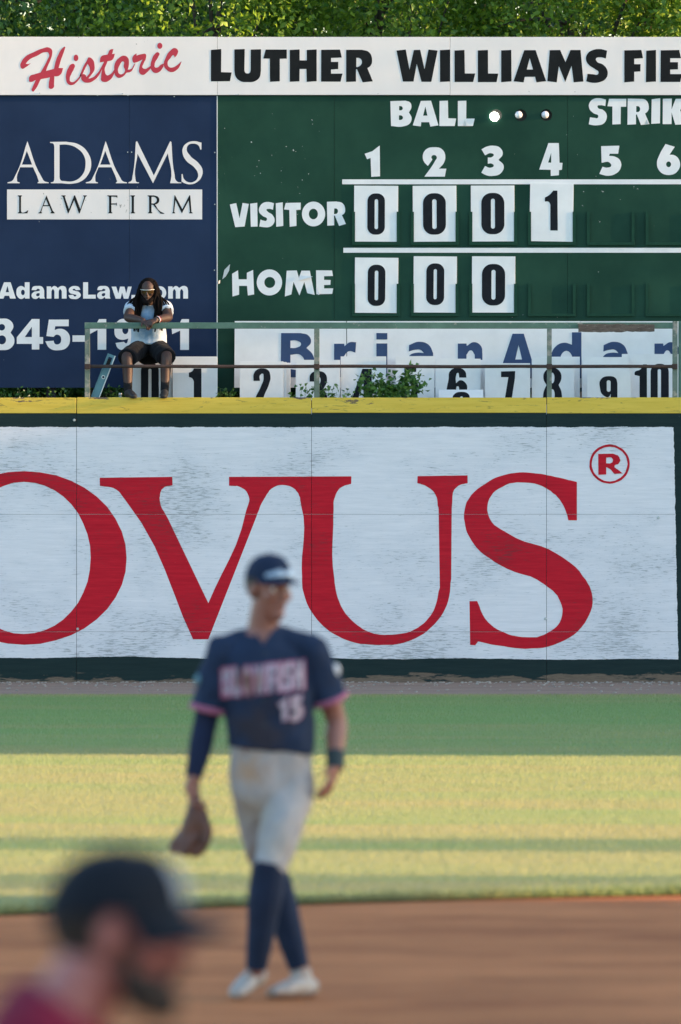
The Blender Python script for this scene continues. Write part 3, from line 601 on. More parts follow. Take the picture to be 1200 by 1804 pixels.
spare(q2, 420, 402, 742, [], 100.90, 'white card edge showing between the cards with 6 and 7')
spare(q2, 352, 610, 730, ['470,725* 478,662* 545,632* 605,655* 615,715 560,715 545,675* 528,705* 528,770* 560,750* 612,785* 615,860* 550,915* 475,870* | 545,800* 530,840* 545,870* 560,840*'], 100.42, 'low front white card with black 6 top just above the yellow edge', -.5)
spare(q2, 742, 430, 1124, ['878,500 998,497 995,560 970,720 962,830 898,830 912,720 940,548 878,548'], 100.74, 'white card with black 7 between the cards with 6 and 8')
spare(q3, -62, 385, 296, ['112,468* 175,500* 188,560* 165,615 190,680* 180,760* 112,800* 45,760* 37,680* 62,615 37,560* 50,500* | e112,555,18,45 | e112,700,20,50'], 100.80, 'white card with black 8 crossed by the third railing post')
spare(q3, 20, 375, 345, [], 100.88, 'greyish card edge filling the gap after the card with black 8')
spare(q3, 362, 378, 760, [], 100.86, 'tall blank white card behind the card with 9')
spare(q3, 405, 490, 776, ['662,600 662,830 605,830 605,690 590,715* 540,700* 515,640* 520,570* 590,540* 650,560* | r572,575,605,672,15'], 100.62, 'lower white card with black 9 in front of a blank card')
spare(q3, 700, 352, 1210, ['880,440 912,440 912,830 850,830 850,540 808,530 808,510* 860,480*', 'r943,435,1097,860,70 | r1003,480,1031,820,13'], 100.92, 'wide white card with black 10 at the right end')

# ------------------------------------------------------------------ railing, plank, level, bottle
RD = 100.06
rail = thing('railing', P(150, 700, RD), 'flaking green guard railing with rusty lower pipe on top of the wall', 'railing')
pbox('top_rail', 149, 568, 1187, 579, RD, .06, M_rail, rail, .004)
for a, b_ in ((149.5, 158.5), (553.5, 563), (963.8, 972.2)): pbox('post', a, 579.3, b_, 700.5, RD + .006, .05, M_post, rail, .003)
pbox('post', 1185, 566, 1194, 700.5, RD - .004, .06, M_post, rail, .003)
def tube_mesh(pts, r, seg=10, cap=True):
    bm = bmesh.new(); rings = []
    for i, p in enumerate(pts):
        p = Vector(p); t = (Vector(pts[min(i + 1, len(pts) - 1)]) - Vector(pts[max(i - 1, 0)])).normalized()
        u = t.cross(Vector((0, 1, .13))); u = u.normalized() if u.length > .1 else t.cross(Vector((1, 0, 0))).normalized(); w = t.cross(u)
        q = r[i] if isinstance(r, (list, tuple)) else r
        rings.append([bm.verts.new(p + (u * math.cos(2 * math.pi * k / seg) + w * math.sin(2 * math.pi * k / seg)) * q) for k in range(seg)])
    for a, b_ in zip(rings, rings[1:]):
        for k in range(seg): bm.faces.new((a[k], a[(k + 1) % seg], b_[(k + 1) % seg], b_[k])).smooth = True
    if cap: bm.faces.new(rings[0][::-1]); bm.faces.new(rings[-1])
    bmesh.ops.recalc_face_normals(bm, faces=bm.faces[:])
    me = bpy.data.meshes.new('tube'); bm.to_mesh(me); bm.free(); return me
def wtube(name, pts, r, mat, parent, seg=10):
    c = Vector(pts[0]); return link(name, tube_mesh([Vector(p) - c for p in pts], r, seg), mat, parent, c)
lower = wtube('lower_rail', [P(150 + i * 94.2, 645.6 + random.uniform(-.5, .5), RD - .012) for i in range(12)], .0175, M_rust, rail)
for px in (154, 558, 968, 1189): pbox('pipe_clamp', px - 5, 641, px + 5, 650, RD - .034, .045, M_rust, lower, .004)
r2 = thing('railing', P(1300, 700, RD), 'separate green rail section starting at the right edge of the picture', 'railing')
pbox('post', 1195.5, 566, 1202, 700.5, RD + .02, .05, M_rail, r2, .003); pbox('top_rail', 1202.2, 568, 1420, 579, RD, .06, M_rail, r2, .004)
# broken grey plank hung on the rail
bm = bmesh.new(); nx = 28; x0, x1 = X(1019, RD), X(1153, RD); zc = Z(577.8, RD); rows = []
for i in range(nx + 1):
    t = i / nx; x = x0 + (x1 - x0) * t; hh = .040 + random.uniform(-.003, .003) - (.012 if .62 < t < .66 else 0) - (.004 if t > .66 else 0)
    rows.append([bm.verts.new((x - x0, dy, s * hh * (1 if s > 0 else 1.05) + random.uniform(-.002, .002))) for s, dy in ((-1, 0), (1, 0), (1, .03), (-1, .03))])
for a, b_ in zip(rows, rows[1:]):
    for k in range(4): bm.faces.new((a[k], b_[k], b_[(k + 1) % 4], a[(k + 1) % 4]))
bm.faces.new(rows[0]); bm.faces.new(rows[-1][::-1]); bmesh.ops.recalc_face_normals(bm, faces=bm.faces[:])
me = bpy.data.meshes.new('plank'); bm.to_mesh(me); bm.free()
tag(link('broken_plank', me, M_oldwood, None, (x0, RD - .034, zc)), 'short weathered grey plank fixed across the top rail near the right', 'plank')
# spirit level leaning behind the corner post
lv = thing('spirit_level', P(148, FLY, 100.22) , 'teal metal spirit level leaning behind the corner post of the railing', 'spirit level')
base = WL[lv]
def lvbox(name, u0, u1, w0, w1, y0, y1, mat, par=lv): return box(name, base.x + u0, base.x + u1, base.y + y0, base.y + y1, base.z + w0, base.z + w1, mat, par, .002)
LH = .80
web = glyph('web', (0, 0, 1), '0,0 0,1 1,1 1,0', 100.22, M_teal, lv) ; bpy.data.objects.remove(web)
def lvpoly(name, s, y, th, mat):
    polys = [[[(p[0], p[1]) for p in c] for c in poly] for poly in outline(s)]
    v, f = slab(polys, th); return link(name, mesh(name, v, f), mat, lv, base + Vector((0, y, 0)))
w_ = lvpoly('web', f'-.034,.0 .034,0 .034,{LH} -.034,{LH} | r-.020,{LH-.135},.020,{LH-.03},.006 | e.004,{LH-.25},.013,.013', .004, .006, M_teal)
lvbox('flange', -.042, -.0345, 0, LH, -.012, .026, M_teal); lvbox('flange', .0345, .046, 0, LH, -.012, .026, M_alu)
lvpoly('grip_ring', f'e.004,{LH-.25},.020,.020 | e.004,{LH-.25},.013,.013', -.001, .004, M_alu)
vial = lvbox('vial_block', -.018, .018, LH - .12, LH - .05, .005, .012, M_black)
lv.rotation_euler = (R(-3), R(21), 0)
# little plastic bottle
bt = thing('plastic_bottle', P(212, FLY, 100.3), 'small clear bluish bottle peeking over the yellow edge left of the seated man', 'bottle')
m, n, l, b = new_mat('bottle_plastic'); b.inputs['Base Color'].default_value = (.35, .5, .55, 1); b.inputs['Roughness'].default_value = .15; b.inputs['Transmission Weight'].default_value = .6
def lathe(prof, seg=16):
    bm = bmesh.new(); rings = [[bm.verts.new((r_ * math.cos(2 * math.pi * i / seg), r_ * math.sin(2 * math.pi * i / seg), z_)) for i in range(seg)] for r_, z_ in prof]
    for a, b_ in zip(rings, rings[1:]):
        for i in range(seg): bm.faces.new((a[i], a[(i + 1) % seg], b_[(i + 1) % seg], b_[i])).smooth = True
    bm.faces.new(rings[0][::-1]); bm.faces.new(rings[-1]); me = bpy.data.meshes.new('lathe'); bm.to_mesh(me); bm.free(); return me
link('bottle_body', lathe([(.03, 0), (.034, .01), (.034, .2), (.03, .25), (.014, .31), (.013, .325)]), m, bt, WL[bt])
link('bottle_cap', lathe([(.016, .324), (.016, .345), (.014, .347)]), M_white, bt, WL[bt])

# ------------------------------------------------------------------ foliage
def leaves(name, c, n_dir, size, mat_unused=None, aspect=.55):
    """folded kite leaves: c (n,3) bases, n_dir (n,3) outward directions, size (n,)"""
    n = len(c); d = n_dir / np.maximum(np.linalg.norm(n_dir, axis=1, keepdims=True), 1e-6)
    r = RNG.normal(0, 1, (n, 3)); s = np.cross(d, r); s /= np.maximum(np.linalg.norm(s, axis=1, keepdims=True), 1e-6); up = np.cross(s, d)
    L_ = size[:, None]; w = L_ * aspect * .5; droop = up * L_ * RNG.uniform(-.25, .1, (n, 1))
    v = np.stack([c, c + d * L_ * .38 + s * w + up * w * .45, c + d * L_ + droop, c + d * L_ * .38 - s * w + up * w * .45, c + d * L_ * .5], 1).reshape(-1, 3)
    b = np.arange(n)[:, None] * 5; tri = np.concatenate([b + [[0, 4, 1]], b + [[1, 4, 2]], b + [[0, 3, 4]], b + [[4, 3, 2]]], 0).astype(np.int32)
    me = bpy.data.meshes.new(name); me.vertices.add(len(v)); me.vertices.foreach_set('co', v.astype(np.float32).ravel())
    m_ = len(tri); me.loops.add(3 * m_); me.polygons.add(m_); me.loops.foreach_set('vertex_index', tri.ravel()); me.polygons.foreach_set('loop_start', np.arange(0, 3 * m_, 3, dtype=np.int32))
    me.update(calc_edges=True); return me
def weed(base_px, d, tips, label, lsize=.06, nl=34, bz=BZ, mat=None):
    b = Vector((X(base_px, d), d, bz)); t = thing('weed', b, label, 'weed', 'weeds growing behind the wall top')
    bm = bmesh.new(); cs, ds, ss = [], [], []
    for px, py, dy in tips:
        e = P(px, py, d + dy) - b; mid = e * .5 + Vector((random.uniform(-.04, .04), random.uniform(-.04, .04), .06))
        pts = [Vector((0, 0, 0)) * (1 - u) ** 2 + mid * 2 * u * (1 - u) + e * u * u for u in [i / 8 for i in range(9)]]
        tm = tube_mesh(pts, [.006 - .0006 * i for i in range(9)], 5); bm.from_mesh(tm); bpy.data.meshes.remove(tm)
        for i in range(nl):
            u = random.uniform(.35, 1.0) ** .8; p = Vector((0, 0, 0)) * (1 - u) ** 2 + mid * 2 * u * (1 - u) + e * u * u
            cs.append(p + Vector((random.gauss(0, .028), random.gauss(0, .03), random.gauss(0, .022)))); ds.append((random.gauss(0, 1), random.gauss(-.4, .8), random.gauss(.1, .6))); ss.append(lsize * random.uniform(.6, 1.3))
    me = bpy.data.meshes.new('stems'); bm.to_mesh(me); bm.free(); link('stems', me, M_weed, t, b)
    tag(link('foliage', leaves('foliage', np.array(cs), np.array(ds), np.array(ss), aspect=.75), mat or M_weed, t, b), kind='stuff')
weed(690, 100.2, [(640, 662, 0), (655, 655, .05), (668, 672, -.02), (690, 660, .05), (722, 652, .05), (728, 645, 0), (712, 668, -.03), (747, 676, .02), (632, 680, 0), (700, 680, .03), (650, 684, 0), (672, 664, .03), (684, 676, -.04), (730, 670, 0), (738, 660, .02), (660, 676, -.05)], 'large leafy green weed in front of the cards with 4 and 5', .06, 42)
weed(575, 100.16, [(552, 680, 0), (565, 676, .04), (590, 675, .03), (580, 686, 0), (600, 692, 0), (540, 684, .05), (560, 690, 0)], 'leafy weed at the foot of the post by the card with 3', .05, 18)
weed(528, 100.18, [(532, 680, 0), (520, 690, 0), (538, 690, .03)], 'small thin weed right of the card with 2', .045, 9)
weed(617, 100.2, [(612, 688, 0), (622, 690, 0)], 'tiny weed between the two leafy weeds', .045, 8)
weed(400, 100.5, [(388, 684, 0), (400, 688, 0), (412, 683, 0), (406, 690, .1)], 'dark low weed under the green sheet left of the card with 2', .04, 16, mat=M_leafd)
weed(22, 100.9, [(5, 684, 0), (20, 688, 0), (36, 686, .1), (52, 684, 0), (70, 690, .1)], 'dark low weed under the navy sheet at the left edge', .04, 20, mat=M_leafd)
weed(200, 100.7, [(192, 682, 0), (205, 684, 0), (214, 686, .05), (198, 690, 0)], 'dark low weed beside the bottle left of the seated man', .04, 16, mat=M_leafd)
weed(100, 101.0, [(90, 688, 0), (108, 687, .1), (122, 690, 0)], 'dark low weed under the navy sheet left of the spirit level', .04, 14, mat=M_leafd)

def tree(x, y, h, rx, label, mat, mat2, n=9000):
    b = Vector((x, y, BZ)); t = thing('broadleaf_tree', b, label, 'tree', 'trees behind the scoreboard')
    bm = bmesh.new(); top = Vector((random.uniform(-.3, .3), random.uniform(-.2, .2), h * .8))
    def limb(a, e, r0, r1):
        mid = (a + e) * .5 + Vector((random.uniform(-.15, .15), random.uniform(-.15, .15), .15)); pts = [a * (1 - u) ** 2 + mid * 2 * u * (1 - u) + e * u * u for u in [i / 6 for i in range(7)]]
        tm = tube_mesh(pts, [r0 + (r1 - r0) * i / 6 for i in range(7)], 8); bm.from_mesh(tm); bpy.data.meshes.remove(tm)
    limb(Vector((0, 0, -.02)), top, .13, .02)
    cl = []
    cz = h * .66; rz = h * .36
    for i in range(210):
        u = RNG.normal(0, 1, 3); u /= np.linalg.norm(u); r_ = random.uniform(.45, 1.0) ** .6
        p = Vector((u[0] * rx * r_, u[1] * rx * .8 * r_, cz + u[2] * rz * r_))
        if p.z < .6: continue
        cl.append((p, random.uniform(.22, .5)))
        if i % 14 == 0: limb(top * random.uniform(.35, .9), p, .03, .008)
    me = bpy.data.meshes.new('trunk'); bm.to_mesh(me); bm.free(); link('trunk', me, M_bark, t, b)
    per = n // len(cl); C_, Dv, Sz = [], [], []
    for p, r_ in cl:
        q = RNG.normal(0, 1, (per, 3)); q /= np.linalg.norm(q, axis=1, keepdims=True); rad = RNG.uniform(.55, 1.0, (per, 1)) * r_
        C_.append(np.array(p) + q * rad); Dv.append(q * .7 + RNG.normal(0, .55, (per, 3)) + np.array([0, -.2, -.25])); Sz.append(RNG.uniform(.04, .105, per))
    me = leaves('crown', np.concatenate(C_), np.concatenate(Dv), np.concatenate(Sz), aspect=.62)
    tag(link('crown', me, mat, t, b), kind='stuff')
NT_ = 21000
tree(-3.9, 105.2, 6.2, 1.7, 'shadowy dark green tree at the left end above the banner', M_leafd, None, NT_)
tree(-1.5, 104.3, 6.2, 1.6, 'yellow-green tree above the script word on the banner', M_leaf, None, NT_)
tree(.55, 104.6, 6.3, 1.5, 'leafy tree above the middle words of the banner', M_leaf, None, NT_)
tree(2.5, 104.4, 6.2, 1.35, 'bright leafy tree above the second half of the banner', M_leaf, None, NT_)
tree(4.6, 103.8, 6.1, 1.5, 'bright tree with long leaves at the right end above the banner', M_leaf, None, NT_)
for i, x in enumerate((-5.0, -2.7, -.4, 1.6, 3.5, 5.4)):
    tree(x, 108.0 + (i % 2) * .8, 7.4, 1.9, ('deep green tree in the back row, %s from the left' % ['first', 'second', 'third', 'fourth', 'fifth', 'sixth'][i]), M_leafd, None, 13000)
fw_ = []
q = RNG.uniform(0, 1, (26000, 3)); q = np.stack([q[:, 0] * 18 - 9, q[:, 1] * 1.6 + .25 * np.sin(q[:, 0] * 40), q[:, 2] * 7.2], 1)
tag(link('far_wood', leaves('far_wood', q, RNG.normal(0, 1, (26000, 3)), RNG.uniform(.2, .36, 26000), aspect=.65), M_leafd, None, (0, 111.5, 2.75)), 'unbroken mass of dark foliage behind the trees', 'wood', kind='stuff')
def shrub(x, y, rx, h, label):
    b = Vector((x, y, BZ)); t = thing('shrub', b, label, 'shrub', 'undergrowth shrubs behind the scoreboard'); bm = bmesh.new(); C_, Dv, Sz = [], [], []
    for i in range(26):
        e = Vector((random.uniform(-rx, rx), random.uniform(-.25, .25), random.uniform(.15, h)))
        tm = tube_mesh([e * (k / 4) + Vector((0, 0, .05 * math.sin(k))) for k in range(5)], [.012, .01, .008, .006, .004], 5); bm.from_mesh(tm); bpy.data.meshes.remove(tm)
        q = RNG.normal(0, 1, (90, 3)); q /= np.linalg.norm(q, axis=1, keepdims=True); C_.append(np.array(e) + q * .16 * RNG.uniform(.3, 1, (90, 1))); Dv.append(q + RNG.normal(0, .4, (90, 3))); Sz.append(RNG.uniform(.05, .1, 90))
    me = bpy.data.meshes.new('stems'); bm.to_mesh(me); bm.free(); link('stems', me, M_bark, t, b)
    tag(link('foliage', leaves('foliage', np.concatenate(C_), np.concatenate(Dv), np.concatenate(Sz), aspect=.65), M_leafd, t, b), kind='stuff')
for i, x in enumerate((-4.2, -2.9, -1.6, -.3, 1.0, 2.3, 3.6)):
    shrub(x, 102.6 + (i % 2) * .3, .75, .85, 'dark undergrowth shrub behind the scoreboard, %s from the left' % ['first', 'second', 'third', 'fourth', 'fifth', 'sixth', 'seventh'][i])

# ------------------------------------------------------------------ people
def skin_mat(name, c, rough=.5):
    m, n, l, b = new_mat(name); t = NT(m); p = t.obj()
    f = t.noise(p, 14, 5, .6); l.new(t.mix(f, tuple(x * .82 for x in c), tuple(min(1, x * 1.15) for x in c)), b.inputs['Base Color'])
    b.inputs['Roughness'].default_value = rough; b.inputs['Subsurface Weight'].default_value = .12; b.inputs['Subsurface Radius'].default_value = (.012, .005, .003); b.inputs['Subsurface Scale'].default_value = .6
    l.new(t.bump(t.noise(p, 120, 3), .06, .003), b.inputs['Normal']); return m
def cloth(name, c, var=.15, scale=9, dirt=None, rough=.85):
    m, n, l, b = new_mat(name); t = NT(m); p = t.obj(); f = t.noise(p, scale, 5, .6)
    col = t.mix(t.ramp(f, [(.3, 0.0), (.7, 1.0)]), tuple(x * (1 - var) for x in c), tuple(min(1, x * (1 + var)) for x in c))
    for dc, dpos, dr in (dirt or []):
        v = n.new('ShaderNodeVectorMath'); v.operation = 'DISTANCE'; l.new(p, v.inputs[0]); v.inputs[1].default_value = dpos
        d = t.math('ADD', v.outputs['Value'], t.math('MULTIPLY', t.math('SUBTRACT', t.noise(p, 11, 5, .7), .5), dr * 2.4))
        col = t.mix(t.ramp(t.math('DIVIDE', d, dr), [(.25, .75), (1.15, 0.0)]), col, dc)
    l.new(col, b.inputs['Base Color']); b.inputs['Roughness'].default_value = rough; b.inputs['Specular IOR Level'].default_value = .2
    b.inputs['Sheen Weight'].default_value = .03
    l.new(t.bump(t.noise(p, 260, 2), .12, .002), b.inputs['Normal']); return m

def crom(pts, n=4):
    """Catmull-Rom through rows of numbers"""
    pts = [np.array(p, float) for p in pts]; out = []
    for i in range(len(pts) - 1):
        p0 = pts[max(i - 1, 0)]; p1 = pts[i]; p2 = pts[i + 1]; p3 = pts[min(i + 2, len(pts) - 1)]
        for k in range(n):
            t = k / n; out.append(.5 * (2 * p1 + (p2 - p0) * t + (2 * p0 - 5 * p1 + 4 * p2 - p3) * t * t + (3 * p1 - p0 - 3 * p2 + p3) * t ** 3))
    out.append(pts[-1]); return out
def limb_tube(bm, rows, side=(1, 0, 0), seg=16, flat=(False, False), n=4):
    """rows: (x,y,z,a,b) centre + half widths along side / across it; rounded ends unless flat"""
    rs = crom([(*r[0], r[1], r[2] if len(r) > 2 else r[1]) for r in rows], n)
    side = Vector(side); rings = []; N_ = len(rs)
    def ring(c, T, a, b_):
        u = side - T * side.dot(T)
        u = u.normalized() if u.length > 1e-3 else T.orthogonal().normalized()
        w = T.cross(u); return [bm.verts.new(c + u * (a * math.cos(2 * math.pi * k / seg)) + w * (b_ * math.sin(2 * math.pi * k / seg))) for k in range(seg)]
    Ts = [Vector((rs[min(i + 1, N_ - 1)] - rs[max(i - 1, 0)])[:3]).normalized() for i in range(N_)]
    def cap(i, sgn):
        r = rs[i]; out = []; q = min(r[3], r[4])
        for k in (1, 2, 3):
            th = math.pi / 2 * k / 3.3; out.append(ring(Vector(r[:3]) + Ts[i] * sgn * q * math.sin(th), Ts[i], r[3] * math.cos(th), r[4] * math.cos(th)))
        return out
    body = [ring(Vector(r[:3]), Ts[i], r[3], r[4]) for i, r in enumerate(rs)]
    rings = ([] if flat[0] else cap(0, -1)[::-1]) + body + ([] if flat[1] else cap(N_ - 1, 1))
    for a, b_ in zip(rings, rings[1:]):
        for k in range(seg): bm.faces.new((a[k], a[(k + 1) % seg], b_[(k + 1) % seg], b_[k]))
    bm.faces.new(rings[0][::-1]); bm.faces.new(rings[-1])
def ball(bm, c, r, rot=None, seg=20):
    M_ = Matrix.Translation(c) @ (rot.to_4x4() if rot else Matrix.Identity(4)) @ Matrix.Diagonal((*r, 1))
    bmesh.ops.create_uvsphere(bm, u_segments=seg, v_segments=max(8, seg // 2), radius=1, matrix=M_)
def fuse(name, bm, voxel, smooth=4, wr=0.0, wscale=(9, 9, 5), seed=0.0):
    bmesh.ops.recalc_face_normals(bm, faces=bm.faces[:])
    me = bpy.data.meshes.new(name); bm.to_mesh(me); bm.free()
    o = bpy.data.objects.new('tmp', me); COL.objects.link(o)
    r = o.modifiers.new('r', 'REMESH'); r.mode = 'VOXEL'; r.voxel_size = voxel; r.use_smooth_shade = True
    if smooth: q = o.modifiers.new('s', 'SMOOTH'); q.iterations = smooth; q.factor = .5
    dg = bpy.context.evaluated_depsgraph_get(); out = bpy.data.meshes.new_from_object(o.evaluated_get(dg))
    bpy.data.objects.remove(o); bpy.data.meshes.remove(me); out.name = name
    if wr:
        n_ = len(out.vertices); co = np.empty(n_ * 3); out.vertices.foreach_get('co', co); co = co.reshape(-1, 3); no = np.array([v.normal[:] for v in out.vertices])
        d = np.array([noise.noise(Vector((c[0] * wscale[0] + seed, c[1] * wscale[1], c[2] * wscale[2] + c[0] * 4))) + .5 * noise.noise(Vector((c[0] * 22, c[1] * 22 + seed, c[2] * 16 - c[0] * 9))) for c in co])
        co += no * (d * wr)[:, None]; out.vertices.foreach_set('co', co.ravel()); out.update()
    out.polygons.foreach_set('use_smooth', [True] * len(out.polygons)); return out

def hand(bm, w, d, n, thumb, curl=(.35, .5, .4), s=1.0, spread=.0):
    """w wrist, d finger direction, n side the fingers curl to, thumb = direction of the thumb side"""
    d = Vector(d).normalized(); n = Vector(n); n = (n - d * n.dot(d)).normalized(); t = d.cross(n)
    if t.dot(Vector(thumb)) < 0: t = -t
    w = Vector(w)
    limb_tube(bm, [(w - d * .02 * s, .026 * s, .020 * s), (w + d * .03 * s, .036 * s, .016 * s), (w + d * .085 * s, .040 * s, .013 * s)], t, 12)
    for i, L_ in enumerate((.068, .078, .072, .056)):
        off = (1.5 - i) * .0205 * s; p = w + d * (.084 - abs(i - 1.2) * .004) * s + t * off; q = d + t * (1.5 - i) * spread; q.normalize(); rows = [(p - q * .012 * s, .0095 * s)]
        for k in range(3):
            ax = q.cross(n); q = Matrix.Rotation(curl[k], 3, ax.normalized()) @ q if ax.length > 1e-4 else q
            p = p + q * L_ * s * (.44, .32, .24)[k]; rows.append((p, (.0092 - .0009 * k) * s))
        limb_tube(bm, rows, t, 8, n=2)
    p = w + d * .022 * s + t * .030 * s; q = (d * .62 + t * .70 + n * .30).normalized(); rows = [(p - q * .012 * s, .0125 * s), (p + q * .03 * s, .0115 * s)]
    q2 = (q + d * .5).normalized(); rows.append((p + q * .03 * s + q2 * .03 * s, .0095 * s)); limb_tube(bm, rows, t, 8, n=2)

def head(bm, c, R3, s=1.0, ears=True):
    """c head centre, R3 columns: person's left, forward, up"""
    lf, fw, up = (Vector(R3.col[i]) for i in range(3)); q = lambda a, b_, z: Vector(c) + (lf * a + fw * b_ + up * z) * s
    ball(bm, q(0, -.008, .040), (.076 * s, .096 * s, .088 * s), R3)
    limb_tube(bm, [(q(0, .020, .03), .066 * s, .070 * s), (q(0, .030, -.03), .058 * s, .064 * s), (q(0, .048, -.075), .043 * s, .044 * s), (q(0, .062, -.100), .024 * s, .026 * s)], lf, 16)
    ball(bm, q(0, .079, .030), (.052 * s, .018 * s, .016 * s), R3, 12)                                     # brow
    limb_tube(bm, [(q(0, .088, .022), .008 * s, .008 * s), (q(0, .104, -.004), .010 * s, .010 * s), (q(0, .110, -.024), .014 * s, .012 * s), (q(0, .098, -.034), .013 * s, .008 * s)], lf, 10)
    for e in (-1, 1):
        ball(bm, q(e * .040, .066, -.018), (.024 * s, .022 * s, .024 * s), R3, 12)                        # cheek
        if ears: ball(bm, q(e * .077, -.008, .0), (.009 * s, .021 * s, .033 * s), R3, 12)
    ball(bm, q(0, .094, -.052), (.024 * s, .010 * s, .006 * s), R3, 10); ball(bm, q(0, .091, -.064), (.021 * s, .010 * s, .007 * s), R3, 10)   # lips
    ball(bm, q(0, .082, -.092), (.022 * s, .018 * s, .017 * s), R3, 10)
def head_frame(yaw, pitch=0.0, roll=0.0):
    """yaw 0 looks at the camera (-y); positive yaw turns towards picture right"""
    B = Matrix(((1, 0, 0), (0, -1, 0), (0, 0, 1))).transposed()     # left=+x, fwd=-y, up=+z
    M_ = Matrix.Rotation(yaw, 3, 'Z') @ Matrix.Rotation(pitch, 3, 'X') @ Matrix.Rotation(roll, 3, 'Y')
    return M_ @ B
def eyes(par, c, R3, s, brow_mat, iris=(.05, .03, .02)):
    lf, fw, up = (Vector(R3.col[i]) for i in range(3)); q = lambda a, b_, z: Vector(c) + (lf * a + fw * b_ + up * z) * s
    for e in (-1, 1):
        bm = bmesh.new(); ball(bm, Vector((0, 0, 0)), (.0125 * s,) * 3, None, 12); me = bpy.data.meshes.new('eye'); bm.to_mesh(me); bm.free()
        eo = link('eye', me, M_eye, par, WL[par] + q(e * .031, .0765, .010))
        bm = bmesh.new(); ball(bm, Vector((0, 0, 0)), (.006 * s,) * 3, None, 8); me = bpy.data.meshes.new('iris'); bm.to_mesh(me); bm.free(); link('iris', me, M_iris, eo, WL[eo] + fw * .0085 * s)
        bm = bmesh.new(); limb_tube(bm, [(q(e * .014, .094, .030), .004 * s), (q(e * .034, .090, .036), .005 * s), (q(e * .052, .076, .031), .003 * s)], up, 8); me = bpy.data.meshes.new('brow'); bm.to_mesh(me); bm.free()
        link('eyebrow', me, brow_mat, par, WL[par])
M_eye = simple('eye_white', (.7, .68, .65), .2, .03); M_iris = simple('iris', (.035, .022, .015), .2, .1)
def cap_hat(par, c, R3, s, mat, brim_mat, front=None, name='cap', curl=.2):
    lf, fw, up = (Vector(R3.col[i]) for i in range(3)); q = lambda a, b_, z: (lf * a + fw * b_ + up * z) * s
    root_at = WL[par] + Vector(c); bm = bmesh.new(); rings = []
    for j in range(9):
        th = R(2 + 86 * j / 8); rr = math.cos(th) ** .8; row = []
        for k in range(32):
            a = 2 * math.pi * k / 32; x = .087 * rr * math.cos(a); y = -.006 + .108 * rr * math.sin(a); z = .050 + .098 * math.sin(th) - .018 * (math.sin(a) < 0) * (1 - j / 8) * -math.sin(a)
            if math.sin(a) > 0: z += .006 * math.sin(a) * math.sin(2 * th)
            row.append(bm.verts.new(q(x, y, z)))
        rings.append(row)
    for a, b_ in zip(rings, rings[1:]):
        for k in range(32): bm.faces.new((a[k], a[(k + 1) % 32], b_[(k + 1) % 32], b_[k])).smooth = True
    bm.faces.new(rings[-1]); me = bpy.data.meshes.new('crown'); bm.to_mesh(me); bm.free(); cp = link(name, me, mat, par, root_at)
    bm = bmesh.new(); T_ = []; B_ = []
    for j in range(6):
        u = j / 5; rt, rb = [], []
        for k in range(17):
            a = R(-78 + 156 * k / 16); ix = .086 * math.sin(a); iy = -.006 + .104 * math.cos(a); ox = .080 * math.sin(a) * 1.02; oy = -.006 + .104 * math.cos(a) + .074 * max(0, math.cos(a)) ** .55
            x = ix + (ox - ix) * u; y = iy + (oy - iy) * u; z = .054 - .012 * u - curl * x * x * (1 + 9 * u) * .9
            rt.append(bm.verts.new(q(x, y, z + .002))); rb.append(bm.verts.new(q(x, y, z - .0025)))
        T_.append(rt); B_.append(rb)
    for G_, fl in ((T_, 0), (B_, 1)):
        for a, b_ in zip(G_, G_[1:]):
            for k in range(16): bm.faces.new((a[k], b_[k], b_[k + 1], a[k + 1])[:: -1 if fl else 1]).smooth = True
    for k in range(16): bm.faces.new((T_[-1][k], B_[-1][k], B_[-1][k + 1], T_[-1][k + 1]))
    bmesh.ops.recalc_face_normals(bm, faces=bm.faces[:]); me = bpy.data.meshes.new('brim'); bm.to_mesh(me); bm.free(); link('brim', me, brim_mat, cp, root_at)
    bm = bmesh.new(); ball(bm, q(0, -.006, .149), (.007 * s, .007 * s, .004 * s), R3, 10); me = bpy.data.meshes.new('button'); bm.to_mesh(me); bm.free(); link('button', me, mat, cp, root_at)
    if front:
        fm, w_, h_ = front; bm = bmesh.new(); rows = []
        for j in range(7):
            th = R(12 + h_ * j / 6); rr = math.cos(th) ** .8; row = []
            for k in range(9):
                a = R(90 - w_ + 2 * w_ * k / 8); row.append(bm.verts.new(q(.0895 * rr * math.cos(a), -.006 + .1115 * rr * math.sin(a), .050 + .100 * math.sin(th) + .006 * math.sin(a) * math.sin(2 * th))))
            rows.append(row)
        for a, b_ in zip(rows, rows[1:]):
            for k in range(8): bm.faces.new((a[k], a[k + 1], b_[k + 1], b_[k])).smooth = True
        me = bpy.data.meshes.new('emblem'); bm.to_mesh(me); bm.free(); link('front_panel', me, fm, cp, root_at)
    return cp
def emit(name, bm, mat, par, voxel=.006, smooth=4, **k):
    return link(name, fuse(name, bm, voxel, smooth, **k), mat, par, WL[par])
V = Vector

